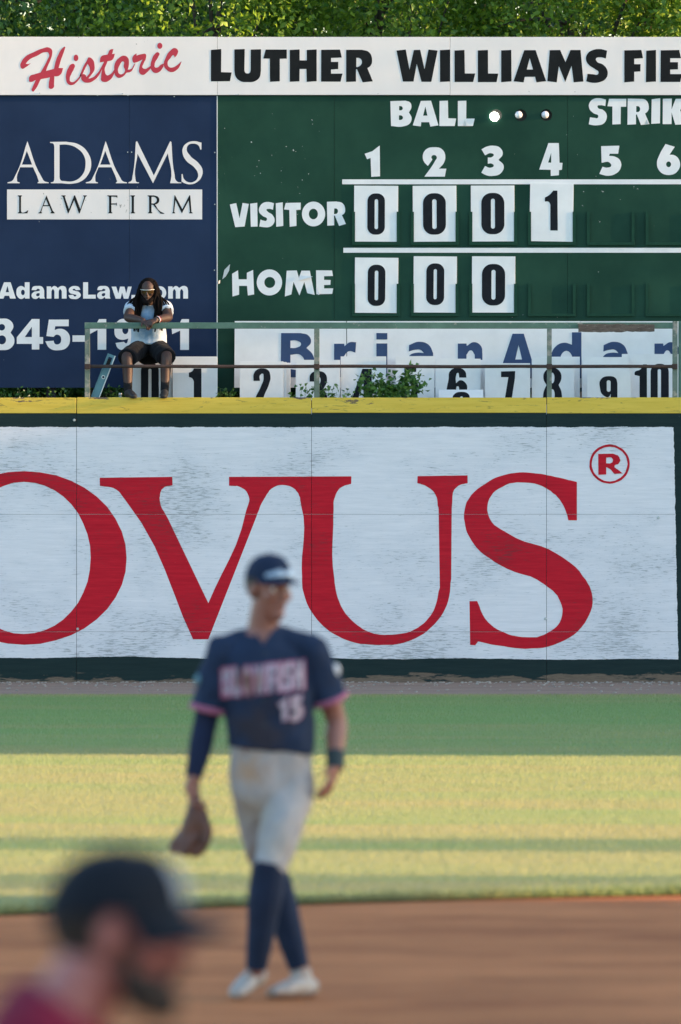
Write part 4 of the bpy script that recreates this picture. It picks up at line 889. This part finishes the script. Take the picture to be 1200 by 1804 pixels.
# ---------- the fielder walking on the infield
PB = P(480, 1758.5, 40.0); PB.z = 0
pl = thing('person', PB, 'baseball player in navy jersey and grey knickers walking with a glove in one hand', 'person')
def f(px, py, dy=0.0): return V(((px - 480) / 425, dy, (1758.5 - py) / 425))
M_sk1 = skin_mat('tan_skin', (.27, .118, .085)); M_jer = cloth('navy_jersey', (.014, .028, .062), .2, 8, [((.13, .055, .022), (-.114, -.12, 1.29), .075), ((.035, .03, .036), (-.06, -.15, 1.12), .17)])
M_pant = cloth('grey_knickers', (.345, .33, .32), .14, 7, [((.40, .24, .13), (-.09, -.12, .93), .12), ((.36, .33, .28), (-.10, -.1, .75), .15), ((.36, .32, .27), (.03, -.25, .65), .10)])
M_sock = cloth('navy_sock', (.012, .023, .052), .15, 14); M_shoe = simple('white_cleat', (.34, .31, .28), .55, .12, 20, dirt=((.30, .19, .13), 18, .55)); M_sole = simple('clay_caked_sole', (.19, .10, .065), .9, .25, 30)
M_under = cloth('navy_undersleeve', (.011, .019, .048), .15, 12); M_pink = simple('pink_trim', (.34, .11, .19), .8, .1); M_band = simple('black_wristband', (.025, .045, .05), .8, .2); M_hair1 = simple('dark_brown_hair', (.025, .017, .012), .7, .3, 40)
hc = f(473, 1040, -.01); HF = head_frame(R(38), R(4))
bm = bmesh.new(); head(bm, hc, HF, 1.03)
SHL, SHR = f(391, 1149, .02), f(551, 1146, .0)
limb_tube(bm, [(f(463, 1130, .03), .070, .064), (f(465, 1095, .015), .064, .062), (f(469, 1062, 0), .060, .060)], (1, 0, 0))
limb_tube(bm, [(f(478, 1395, .0), .16, .11), (f(478, 1330, .0), .150, .105), (f(472, 1250, .0), .155, .105), (f(468, 1175, .01), .172, .112), (f(465, 1135, .02), .13, .085)], (1, 0, 0))
EL_, WR_ = f(360, 1280, .03), f(341, 1372, -.03); ER_, WRR = f(592, 1268, .06), f(591, 1352, -.02)
for a, e, w in ((SHL, EL_, WR_), (SHR, ER_, WRR)):
    limb_tube(bm, [(a, .062), (a.lerp(e, .5), .053), (e, .043), (e.lerp(w, .35), .045), (w, .029)], (0, 1, 0))
hand(bm, WR_, f(342, 1420, -.06) - WR_, (.6, -.5, 0), (.3, -1, 0), (.5, .6, .5))
hand(bm, WRR, f(572, 1412, -.08) - WRR, (-1, .25, 0), (-.2, -1, -.2), (.25, .35, .3), spread=.06)
HPL, HPR = f(446, 1395, .03), f(514, 1392, -.01); KNB, ANB = f(478, 1540, .12), f(528, 1712, .11); KNF, ANF = f(474, 1525, -.20), f(452, 1708, -.10)
for h_, k_, a_ in ((HPL, KNB, ANB), (HPR, KNF, ANF)):
    limb_tube(bm, [(h_, .088, .095), (h_.lerp(k_, .5), .078, .082), (k_, .050, .052), (k_.lerp(a_, .35), .048, .054), (a_, .034, .036)], (1, 0, 0))
emit('body', bm, M_sk1, pl, .0055, 3)
bm = bmesh.new()
limb_tube(bm, [(f(477, 1322, .0), .183, .128), (f(478, 1300, .0), .182, .127), (f(474, 1240, .0), .186, .130), (f(468, 1180, .01), .195, .132), (f(466, 1142, .02), .160, .106), (f(465, 1108, .03), .080, .070)], (1, 0, 0), flat=(True, True), seg=24)
for a, e, t_ in ((SHL, EL_, .80), (SHR, ER_, .74)):
    e = a.lerp(e, t_); limb_tube(bm, [(a + V((.0, 0, .0)), .078, .072), (a.lerp(e, .5), .080, .077), (e, .079, .076)], (0, 1, 0), flat=(False, True))
    limb_tube(bm, [(f(465, 1112, .03), .060, .050), (f(465, 1122, .028).lerp(a, .5) + V((0, 0, .012)), .066, .056), (a + V((0, 0, .012)), .066, .056)], (0, 1, 0))
jer = emit('jersey', bm, M_jer, pl, .0075, 5, wr=.012, wscale=(7, 7, 9))
bm = bmesh.new(); bm.from_mesh(jer.data); vt = [((430 - 480) / 425, (1758.5 - 1092) / 425), ((501 - 480) / 425, (1758.5 - 1092) / 425), ((464 - 480) / 425, (1758.5 - 1134) / 425)]
def in_v(c): return c.y < .02 and c.z > vt[2][1] and vt[0][0] + (vt[2][0] - vt[0][0]) * min(1, (vt[0][1] - c.z) / (vt[0][1] - vt[2][1])) ** .8 < c.x < vt[1][0] + (vt[2][0] - vt[1][0]) * min(1, max(0, (vt[1][1] - c.z) / (vt[1][1] - vt[2][1]))) ** .8 if c.z < vt[0][1] else c.y < .02 and abs(c.x + .035) < .085
bmesh.ops.delete(bm, geom=[fc for fc in bm.faces if in_v(fc.calc_center_median())], context='FACES'); bm.to_mesh(jer.data); bm.free()
for a, e, t_ in ((SHL, EL_, .80), (SHR, ER_, .74)):
    bm = bmesh.new(); q0 = a.lerp(e, t_ - .075); q1 = a.lerp(e, t_ + .005); limb_tube(bm, [(q0, .0865, .0835), (q1, .086, .083)], (0, 1, 0), flat=(True, True)); emit('sleeve_trim', bm, M_pink, jer, .005, 2)
bm = bmesh.new(); limb_tube(bm, [(SHL.lerp(EL_, .7), .056), (EL_, .050), (EL_.lerp(WR_, .4), .049), (EL_.lerp(WR_, .97), .036)], (0, 1, 0), flat=(True, True)); emit('undersleeve', bm, M_under, pl, .006, 2, wr=.003)
bm = bmesh.new()
limb_tube(bm, [(f(478, 1312, 0), .160, .112), (f(478, 1345, 0), .166, .118), (f(479, 1392, .0), .170, .122), (f(480, 1420, .01), .12, .10)], (1, 0, 0), seg=20, flat=(True, False))
for h_, k_, e in ((HPL, KNB, 1.02), (HPR, KNF, 1.05)):
    limb_tube(bm, [(h_, .094, .105), (h_.lerp(k_, .45), .088, .094), (h_.lerp(k_, .85), .072, .076), (h_.lerp(k_, e), .069, .073)], (1, 0, 0), flat=(False, True), seg=20)
pan = emit('knickers', bm, M_pant, pl, .0075, 5, wr=.013, wscale=(10, 10, 5), seed=3)
for k_, a_ in ((KNB, ANB), (KNF, ANF)):
    bm = bmesh.new(); limb_tube(bm, [(k_ + (k_ - a_) * .08, .066, .070), (k_, .068, .072), (k_.lerp(a_, .3), .072, .080), (k_.lerp(a_, .6), .060, .064), (k_.lerp(a_, .98), .044, .046)], (1, 0, 0), flat=(True, True)); emit('sock', bm, M_sock, pl, .006, 2, wr=.002)
def shoe(par, heel, toe, ank, mat, sole, s=1.0):
    heel = V(heel); toe = V(toe); d = toe - heel; side = d.cross(V((0, 0, 1))).normalized(); up = side.cross(d).normalized(); bm = bmesh.new()
    limb_tube(bm, [(heel + up * .038, .036 * s, .036), (heel.lerp(toe, .35) + up * .042, .040 * s, .040), (heel.lerp(toe, .7) + up * .030, .047 * s, .028), (toe + up * .022 - d.normalized() * .02, .036 * s, .020)], side)
    limb_tube(bm, [(heel.lerp(toe, .16) + up * .03, .040, .044), (V(ank) + V((0, 0, -.0)), .044, .047)], side, flat=(False, True))
    so_ = emit('shoe', bm, mat, par, .006, 3)
    bm = bmesh.new(); limb_tube(bm, [(heel + up * .006, .034 * s, .010), (heel.lerp(toe, .35) + up * .006, .034 * s, .010), (heel.lerp(toe, .7) + up * .006, .046 * s, .010), (toe + up * .008 - d.normalized() * .015, .036 * s, .009)], side)
    emit('sole', bm, sole, so_, .005, 1)
shoe(pl, f(548, 1757, .13), f(476, 1757, -.06), ANB + V((0, 0, .0)), M_shoe, M_sole)
shoe(pl, f(459, 1733, -.02), f(414, 1757, -.21), ANF + V((0, 0, .0)), M_shoe, M_sole)
bm = bmesh.new(); q0 = ER_.lerp(WRR, .66); q1 = ER_.lerp(WRR, 1.02); limb_tube(bm, [(q0, .041), (q1, .037)], (0, 1, 0), flat=(True, True)); emit('wristband', bm, M_band, pl, .005, 1)
eyes(pl, hc, HF, 1.03, M_hair1)
bm = bmesh.new(); lf, fw, up = (V(HF.col[i]) for i in range(3)); ball(bm, hc + (fw * -.016 + up * .030) * 1.03, (.084, .101, .091), HF); 
for v in [v for v in bm.verts if (v.co - hc).dot(fw) > .03 and (v.co - hc).dot(up) < .05]: bm.verts.remove(v)
me = bpy.data.meshes.new('hair'); bm.to_mesh(me); bm.free(); link('hair', me, M_hair1, pl, WL[pl])
M_cap1 = cloth('navy_cap', (.012, .024, .055), .15, 10); M_glare = simple('mirrored_lens', (.40, .48, .54), .38, .05, metal=.4)
cp = cap_hat(pl, hc, HF, 1.03, M_cap1, M_cap1)
# sunglasses pushed up on the cap
bm = bmesh.new(); rows = []
for j in range(5):
    row = []
    for k in range(15):
        a = R(90 - 52 + 104 * k / 14); tz = .072 + .030 * (j / 4) * max(.25, math.sin(a)) ** 2 * (1 - .45 * (abs(k - 7) < 1.5)); rr = 1.085 - .10 * (j / 4) ** 1.5; row.append(bm.verts.new(lf * (.0925 * rr * math.cos(a)) + fw * (-.004 + .118 * rr * math.sin(a)) + up * (tz - .012 * abs(math.cos(a)))))
    rows.append(row)
for a, b_ in zip(rows, rows[1:]):
    for k in range(14): bm.faces.new((a[k], a[k + 1], b_[k + 1], b_[k])).smooth = True
me = bpy.data.meshes.new('lens'); bm.to_mesh(me); bm.free(); link('sunglasses', me, M_glare, pl, WL[pl] + hc)
# lettering wrapped on the jersey front
M_jl = cloth('jersey_lettering', (.40, .355, .42), .08, 12, [((.20, .085, .035), (-.105, -.13, 1.30), .085)])
dep = jer.data; bv = BVHTree.FromPolygons([v.co.copy() for v in dep.vertices], [tuple(p.vertices) for p in dep.polygons])
def wrap(name, s, box_src, quad, mat, off):
    """outline s inside box_src -> photo quad corners (tl,tr,bl,br) -> projected on the jersey"""
    x0, y0, x1, y1 = box_src; polys = []
    for poly in outline(s):
        cs = []
        for c in poly:
            pts = []
            for i in range(len(c)):
                a, b_ = V(c[i]), V(c[(i + 1) % len(c)])
                for k in range(3):
                    p = a.lerp(b_, k / 3); u = (p[0] - x0) / (x1 - x0); w = (p[1] - y0) / (y1 - y0)
                    q = (V(quad[0]) * (1 - u) + V(quad[1]) * u) * (1 - w) + (V(quad[2]) * (1 - u) + V(quad[3]) * u) * w; pts.append(((q[0] - 480) / 425, (1758.5 - q[1]) / 425))
            cs.append(pts)
        polys.append(cs)
    v, fc = slab(polys, .001); out = []
    for p in v:
        hit = bv.ray_cast(V((p[0], -1, p[2])), V((0, 1, 0)))[0]; out.append(V((p[0], (hit.y if hit else -.12) - off + p[1], p[2])))
    link(name, mesh(name, out, fc), mat, jer, WL[pl])
BX = dict(B=(52, 82, 302, 383), L=(628, 82, 825, 380), O=(270, 102, 680, 538), W=(65, 92, 608, 518), F=(600, 78, 798, 420), I=(640, 92, 770, 520), S=(195, 68, 425, 425), H=(5, 90, 360, 520))
word = 'BLOWFISH'; wid = [1, .85, 1, 1.35, .9, .5, .95, 1.05]; tot = sum(wid) + .12 * 7; xx = 0
for ch, w in zip(word, wid):
    u0, u1 = xx / tot, (xx + w) / tot; xx += w + .12
    X_ = lambda u: 391 + 145 * u
    T_ = lambda u: 1177 - 15 * u; B_ = lambda u: 1228 - 15 * u
    for pad, mt, of in ((2.2, M_pink, .004), (-.9, M_jl, .0065)):
        wrap('jersey_letter', SHP[ch], BX[ch], [(X_(u0) - pad, T_(u0) - pad), (X_(u1) + pad, T_(u1) - pad), (X_(u0) - pad, B_(u0) + pad), (X_(u1) + pad, B_(u1) + pad)], mt, of)
for s, bx, x0, x1 in (('395,65 398,375 310,380 303,190 268,203 243,148 320,122', (243, 65, 398, 380), 491, 507), ('355,75 548,70 535,155 445,155 440,178 500,185* 560,235* 560,310* 510,365* 430,388* 335,368 370,292 420,302* 462,280* 445,250* 360,250', (335, 70, 560, 388), 512, 533)):
    for pad, mt, of in ((1.6, M_pink, .004), (0, M_jl, .0065)):
        wrap('jersey_numeral', s, bx, [(x0 - pad, 1227 - pad), (x1 + pad, 1224 - pad), (x0 - pad, 1270 + pad), (x1 + pad, 1267 + pad)], mt, of)
for px, py in ((466, 1150), (463, 1232), (468, 1275)):
    hit = bv.ray_cast(V(((px - 480) / 425, -1, (1758.5 - py) / 425)), V((0, 1, 0)))[0]; bm = bmesh.new(); ball(bm, V((0, 0, 0)), (.007, .003, .007), None, 10); me = bpy.data.meshes.new('button'); bm.to_mesh(me); bm.free()
    link('button', me, M_band, jer, WL[pl] + (hit or V((0, -.12, 1.2))) + V((0, -.001, 0)))
for px, py, mt in ((350, 1198, M_teal), (592, 1180, M_card)):
    hit = bv.ray_cast(V(((px - 480) / 425, -1, (1758.5 - py) / 425)), V((0, 1, 0)))[0]
    if hit: bm = bmesh.new(); ball(bm, V((0, 0, 0)), (.018, .010, .026), None, 12); me = bpy.data.meshes.new('patch'); bm.to_mesh(me); bm.free(); link('sleeve_patch', me, mt, jer, WL[pl] + hit)
# the glove hanging from his hand
GB = WL[pl] + f(342, 1416, -.06); M_glove = simple('brown_leather', (.105, .038, .020), .55, .3, 18, bump=.3, bscale=40)
gl = thing('baseball_glove', GB, 'brown leather baseball glove hanging from the player\'s hand', 'glove')
g_ = lambda px, py, dy=0: V(((px - 342) / 425, dy, (1416 - py) / 425))
bm = bmesh.new(); limb_tube(bm, [(g_(344, 1412, .01), .030, .035), (g_(347, 1438, 0), .052, .040), (g_(344, 1462, 0), .062, .042), (g_(334, 1478, 0), .050, .034)], (1, 0, 0))
for a, e in (((334, 1455, .02), (303, 1492, .03)), ((336, 1468, -.01), (310, 1498, -.02)), ((345, 1475, -.03), (325, 1502, -.04)), ((352, 1472, -.01), (342, 1501, -.02))):
    limb_tube(bm, [(g_(*a), .026, .024), (g_(*[(p + q) / 2 for p, q in zip(a, e)]), .024, .021), (g_(*e), .017, .015)], (1, 0, 0))
limb_tube(bm, [(g_(356, 1440, -.02), .026, .024), (g_(367, 1462, -.045), .022, .022), (g_(362, 1486, -.06), .018, .016)], (1, 0, 0))
emit('leather_shell', bm, M_glove, gl, .006, 3)
bm = bmesh.new(); limb_tube(bm, [(g_(362, 1484, -.055), .02, .008), (g_(350, 1498, -.05), .024, .009), (g_(335, 1500, -.04), .02, .008)], (0, 0, 1)); emit('webbing', bm, M_glove, gl, .005, 2)

# ---------- the man seated behind the railing
M_sk2 = skin_mat('deep_brown_skin', (.060, .028, .019), .6); M_tee = cloth('white_tie_dye_shirt', (.52, .60, .68), .06, 6, [((.10, .27, .52), (.01, -.06, .97), .14), ((.12, .30, .56), (0, -.16, 1.14), .16)])
M_short = cloth('black_shorts', (.0045, .005, .008), .2, 9); M_bsock = cloth('black_sock', (.010, .010, .012), .2, 12); M_bshoe = simple('dark_shoe', (.018, .016, .016), .6, .3); M_loc = simple('black_dreadlock', (.006, .0042, .0038), .9, .35, 60, spec=.1)
SY = 100.58; SBp = V((X(262, SY), SY, BZ)); st = thing('person', SBp, 'man with long dreadlocks in pale blue shirt sitting with arms on the railing', 'person')
K2 = F / SY
def h(px, py, dy=0.0): return V(((px - 262) / K2 * (1 + dy / SY), dy, CZ + (HY - py) / K2 * (1 + dy / SY) - BZ))
hc = h(261.5, 513.5, -.16); HF = head_frame(R(-6), R(6)); bm = bmesh.new(); head(bm, hc, HF, .95)
limb_tube(bm, [(h(262, 540, -.05), .06, .06), (h(262, 530, -.09), .055, .055), (h(262, 519, -.13), .053, .055)], (1, 0, 0))
limb_tube(bm, [(h(262, 617, .16), .17, .12), (h(262, 600, .13), .155, .115), (h(262, 575, .06), .155, .11), (h(262, 550, -.02), .175, .115), (h(262, 538, -.04), .13, .085)], (1, 0, 0))
SL_, SR_ = h(233, 542, -.04), h(291, 542, -.04); EL2, ER2 = h(226.5, 559.5, -.30), h(298, 559, -.30); RT = -.545
WL2, WR2 = h(254, 565, -.52), h(276.5, 564, -.53)
for a, e, w in ((SL_, EL2, WL2), (SR_, ER2, WR2)):
    limb_tube(bm, [(a, .060), (a.lerp(e, .5), .053), (e, .044), (e.lerp(w, .35), .045), (w, .030)], (0, 0, 1))
hand(bm, WL2, h(266, 573, -.60) - WL2, (.2, .2, -1), (.2, -1, .6), (.5, .7, .5), .95)
hand(bm, WR2, h(262, 570, -.62) - WR2, (-.3, .3, -1), (0, -.5, 1), (.6, .8, .6), .95)
HL2, HR2 = h(249, 614, .10), h(276, 614, .10); KL2, KR2 = h(225.5, 628, -.30), h(294, 627, -.30); AL2, AR2 = h(227, 693, -.40), h(291.5, 692, -.40)
for a, e, w in ((HL2, KL2, AL2), (HR2, KR2, AR2)):
    limb_tube(bm, [(a, .092, .088), (a.lerp(e, .5), .080, .078), (e, .060, .060), (e.lerp(w, .35), .056, .060), (w, .038, .04)], (1, 0, 0))
emit('body', bm, M_sk2, st, .0055, 3)
bm = bmesh.new(); limb_tube(bm, [(h(262, 605, .10), .192, .135), (h(262, 590, .09), .182, .130), (h(262, 570, .05), .182, .128), (h(262, 552, -.02), .195, .132), (h(262, 541, -.04), .16, .105), (h(262, 534, -.055), .085, .075)], (1, 0, 0), seg=24, flat=(True, True))
for a, e in ((SL_, EL2), (SR_, ER2)):
    e = a.lerp(e, .50); limb_tube(bm, [(a, .080, .078), (e, .079, .076)], (0, 0, 1), flat=(False, True))
emit('shirt', bm, M_tee, st, .0075, 4, wr=.009, wscale=(8, 8, 10), seed=9)
bm = bmesh.new(); limb_tube(bm, [(h(262, 603, .14), .180, .13), (h(262, 616, .16), .188, .135), (h(262, 624, .14), .16, .11)], (1, 0, 0), seg=20)
for a, e in ((HL2, KL2), (HR2, KR2)):
    e2 = a.lerp(e, 1.02) + V((0, 0, -.015)); limb_tube(bm, [(a, .116, .102), (a.lerp(e, .5), .112, .098), (e2, .104, .094)], (1, 0, 0), flat=(False, True), seg=20)
emit('shorts', bm, M_short, st, .0075, 4, wr=.008, seed=5)
for e, w in ((KL2, AL2), (KR2, AR2)):
    bm = bmesh.new(); limb_tube(bm, [(e.lerp(w, .68), .047, .049), (e.lerp(w, .98), .043, .045)], (1, 0, 0), flat=(True, True)); emit('sock', bm, M_bsock, st, .005, 1)
zt = 2.960 - BZ
for w, tx in ((AL2, .075), (AR2, -.01)):
    hl = V((w.x, w.y - .01, zt + .006)); shoe(st, hl, hl + V((tx, -.25, -.022)), w + V((0, 0, .0)), M_bshoe, M_bshoe, .85)
# sunglasses
lf, fw, up = (V(HF.col[i]) for i in range(3)); M_fr = simple('white_frame', (.80, .78, .74), .35, .03); m, n, l, b = new_mat('amber_lens'); b.inputs['Base Color'].default_value = (.10, .055, .02, 1); b.inputs['Roughness'].default_value = .08; b.inputs['Metallic'].default_value = .6; M_amb = m
def wrapshape(z0, z1, r_, a0, a1, mid=0.0):
    bm = bmesh.new(); rows = []
    for j in range(4):
        row = []
        for k in range(25):
            a = R(a0 + (a1 - a0) * k / 24); zz = z0 + (z1 - z0) * j / 3
            if j == 0 and mid and abs(a - R(90)) < R(10): zz += mid
            row.append(bm.verts.new((lf * (.079 * r_ * math.cos(a)) + fw * (.002 + .101 * r_ * math.sin(a)) + up * zz) * .95))
        rows.append(row)
    for a, b_ in zip(rows, rows[1:]):
        for k in range(24): bm.faces.new((a[k], a[k + 1], b_[k + 1], b_[k])).smooth = True
    me = bpy.data.meshes.new('glass'); bm.to_mesh(me); bm.free(); return me
gls = link('sunglasses', wrapshape(-.016, .026, 1.05, 30, 150, .020), M_amb, st, WL[st] + hc); link('frame', wrapshape(.023, .029, 1.08, 22, 158), M_fr, gls, WL[st] + hc)
# beard and dreadlocks
bm = bmesh.new()
limb_tube(bm, [(hc + (lf * -.058 + fw * .030 + up * -.045) * .95, .018), (hc + (lf * -.035 + fw * .070 + up * -.092) * .95, .024), (hc + (fw * .088 + up * -.118) * .95, .030), (hc + (lf * .035 + fw * .070 + up * -.092) * .95, .024), (hc + (lf * .058 + fw * .030 + up * -.045) * .95, .018)], (0, 0, 1))
emit('beard', bm, M_loc, st, .006, 2, wr=.006, wscale=(40, 40, 40))
bm = bmesh.new(); ball(bm, hc + (fw * -.042 + up * .050) * .95, (.094, .100, .095), HF, 24); random.seed(21)
for i in range(104):
    a = R(-38 + 256 * (i + random.random() * .7) / 104) - R(0); ca, sa_ = math.cos(a), math.sin(a)      # 90 deg = back of the head
    r0 = hc + (lf * .074 * ca + fw * (-.03 - .080 * sa_) + up * random.uniform(.06, .11)) * .95
    front = sa_ < .25; sx = 1 if ca > 0 else -1
    p1 = hc + lf * (.098 * ca + random.gauss(0, .006)) + fw * (-.03 - .105 * sa_) + up * random.uniform(-.01, .03)
    zl = random.uniform(.28, .42) if front else random.uniform(.22, .36); wob = random.gauss(0, .014)
    p2 = hc + lf * (sx * random.uniform(.060, .150) if front else .115 * ca + wob) + fw * ((.035 if front else -.05 - .10 * sa_) + random.gauss(0, .012)) + up * (-.13)
    p3 = hc + lf * (sx * random.uniform(.050, .150) if front else .12 * ca + wob * 2) + fw * ((.045 if front else -.02 - .11 * sa_) + random.gauss(0, .012)) - up * zl
    rr = random.uniform(.009, .0145); limb_tube(bm, [(r0, rr), (p1, rr * 1.1), (p2, rr), (p3, rr * .6)], (1, 0, 0), 7, n=3)
for sx in (-1, 1):                                  # a few stray locs over the shoulders
    for k in range(3):
        p0 = hc + lf * sx * .09 - fw * .02 + up * -.03; p1 = hc + lf * sx * (.15 + .03 * k) + up * (-.10 - .012 * k) + fw * .0; p2 = hc + lf * sx * (.20 + .025 * k) + up * (-.19 - .03 * k) + fw * .04; limb_tube(bm, [(p0, .008), (p1, .008), (p2, .0055)], (0, 0, 1), 7, n=4)
bmesh.ops.recalc_face_normals(bm, faces=bm.faces[:])
for fc in bm.faces: fc.smooth = True
me = bpy.data.meshes.new('hair'); bm.to_mesh(me); bm.free(); link('dreadlocks', me, M_loc, st, WL[st])
for t_, mt in ((.80, M_scriptred), (.86, M_fr), (.92, M_black)):
    bm = bmesh.new(); q0 = ER2.lerp(WR2, t_); q1 = ER2.lerp(WR2, t_ + .045); limb_tube(bm, [(q0, .039), (q1, .038)], (0, 0, 1), flat=(True, True)); emit('bracelet', bm, mt, st, .004, 1)
# the plank bench he sits on
bz_ = (CZ + (HY - 619) / K2); bn = thing('plank_bench', V((X(262, SY), SY + .16, BZ)), 'narrow plank bench under the seated man behind the railing', 'bench')
cx_ = X(262, SY); box('seat_plank', cx_ - .225, cx_ + .19, SY + .02, SY + .28, bz_ - .022, bz_, M_dark, bn, .003)
for sx in (-.222, .160): box('leg', cx_ + sx, cx_ + sx + .025, SY + .05, SY + .25, BZ, bz_ - .0225, M_dark, bn)

# ---------- the man close to the camera, leaning forward, seen in profile
FD = 15.45; KF = F / FD; FB = V((X(20, FD) - .28, FD, 0)); fm = thing('person', FB, 'bearded man in dark cap and maroon shirt leaning forward close to the camera', 'person')
def k(px, py, dy=0.0): return V((X(px, FD), FD + dy, Z(py, FD))) - FB
M_sk3 = skin_mat('ruddy_skin', (.36, .125, .105)); M_mar = cloth('maroon_shirt', (.19, .012, .036), .15, 9); M_gpant = cloth('grey_trousers', (.25, .25, .26), .1, 8); M_beard3 = simple('dark_beard', (.022, .016, .012), .9, .3, 60, bump=.6, bscale=120)
hc = k(206, 1650, 0); HF = head_frame(R(86), R(4)); bm = bmesh.new(); head(bm, hc, HF, 1.02)
nb_ = k(112, 1800, .0); limb_tube(bm, [(nb_, .064, .068), (k(150, 1735, 0), .060, .062), (k(185, 1675, 0), .058, .060)], (0, 1, 0))
PEL = V((.0, 0, .90)); CH = nb_ + V((-.035, 0, -.14)); limb_tube(bm, [(PEL + V((-.02, 0, -.05)), .165, .12), (PEL.lerp(CH, .4), .155, .115), (PEL.lerp(CH, .85), .18, .12), (nb_ + V((-.03, 0, -.02)), .12, .08)], (0, 1, 0))
arms = []
for sy in (-1, 1):
    sh = CH + V((.02, sy * .19, .02)); elb = sh + V((.06, sy * .09, -.29)); wr = V((.34, sy * .17, .60)); arms.append((sh, elb, wr))
    limb_tube(bm, [(sh, .064), (sh.lerp(elb, .5), .055), (elb, .045), (elb.lerp(wr, .35), .047), (wr, .031)], (0, 1, 0))
    hand(bm, wr, V((.10, 0, -.10)), V((-.7, 0, -1)), V((.3, -sy, 0)), (.35, .5, .4))
    hp = PEL + V((0, sy * .095, -.04)); kn = V((.30, sy * .15, .50)); an = V((.08, sy * .15, .09))
    limb_tube(bm, [(hp, .10, .10), (hp.lerp(kn, .5), .085, .085), (kn, .062, .062), (kn.lerp(an, .35), .058, .064), (an, .04, .042)], (0, 1, 0))
emit('body', bm, M_sk3, fm, .006, 3)
bm = bmesh.new(); limb_tube(bm, [(PEL + V((-.01, 0, -.02)), .19, .14), (PEL.lerp(CH, .4), .19, .142), (PEL.lerp(CH, .85), .21, .145), (nb_ + V((-.02, 0, -.030)), .15, .110), (nb_ + V((.012, 0, .022)), .088, .086)], (0, 1, 0), seg=24, flat=(True, True))
for sh, elb, wr in arms:
    e = sh.lerp(elb, .75); limb_tube(bm, [(sh, .085), (e, .080)], (0, 1, 0), flat=(False, True))
emit('shirt', bm, M_mar, fm, .008, 4, wr=.009)
bm = bmesh.new(); limb_tube(bm, [(PEL + V((0, 0, .04)), .18, .135), (PEL + V((0, 0, -.08)), .18, .135)], (0, 1, 0), seg=20)
for sy in (-1, 1):
    hp = PEL + V((0, sy * .095, -.04)); kn = V((.30, sy * .15, .50)); an = V((.08, sy * .15, .09)); limb_tube(bm, [(hp, .112), (hp.lerp(kn, .5), .10), (kn, .080), (kn.lerp(an, .5), .078), (an, .070)], (0, 1, 0), flat=(False, True))
    shoe(fm, V((.04, sy * .15, 0)), V((.32, sy * .16, 0)), an, M_bshoe, M_bshoe)
emit('trousers', bm, M_gpant, fm, .009, 4, wr=.008)
eyes(fm, hc, HF, 1.02, M_beard3)
lf, fw, up = (V(HF.col[i]) for i in range(3)); q = lambda a, b_, z: hc + (lf * a + fw * b_ + up * z) * 1.02
bm = bmesh.new()
for sx in (-1, 1): limb_tube(bm, [(q(sx * .070, .015, -.015), .012), (q(sx * .060, .030, -.060), .020), (q(sx * .042, .052, -.082), .034), (q(0, .078, -.098), .030)], (0, 0, 1))
limb_tube(bm, [(q(-.032, .088, -.062), .010), (q(-.022, .100, -.043), .009), (q(0, .106, -.040), .008), (q(.022, .100, -.043), .009), (q(.032, .088, -.062), .010)], (0, 0, 1)); ball(bm, q(0, .066, -.098), (.040, .036, .030), HF)
emit('beard', bm, M_beard3, fm, .006, 2, wr=.006, wscale=(40, 40, 40))
bm = bmesh.new(); ball(bm, q(0, -.016, .030), (.083, .100, .092), HF)
for v in [v for v in bm.verts if (v.co - hc).dot(fw) > .0 and (v.co - hc).dot(up) < .05 or (v.co - hc).dot(up) < -.055]: bm.verts.remove(v)
me = bpy.data.meshes.new('hair'); bm.to_mesh(me); bm.free(); link('hair', me, M_beard3, fm, WL[fm])
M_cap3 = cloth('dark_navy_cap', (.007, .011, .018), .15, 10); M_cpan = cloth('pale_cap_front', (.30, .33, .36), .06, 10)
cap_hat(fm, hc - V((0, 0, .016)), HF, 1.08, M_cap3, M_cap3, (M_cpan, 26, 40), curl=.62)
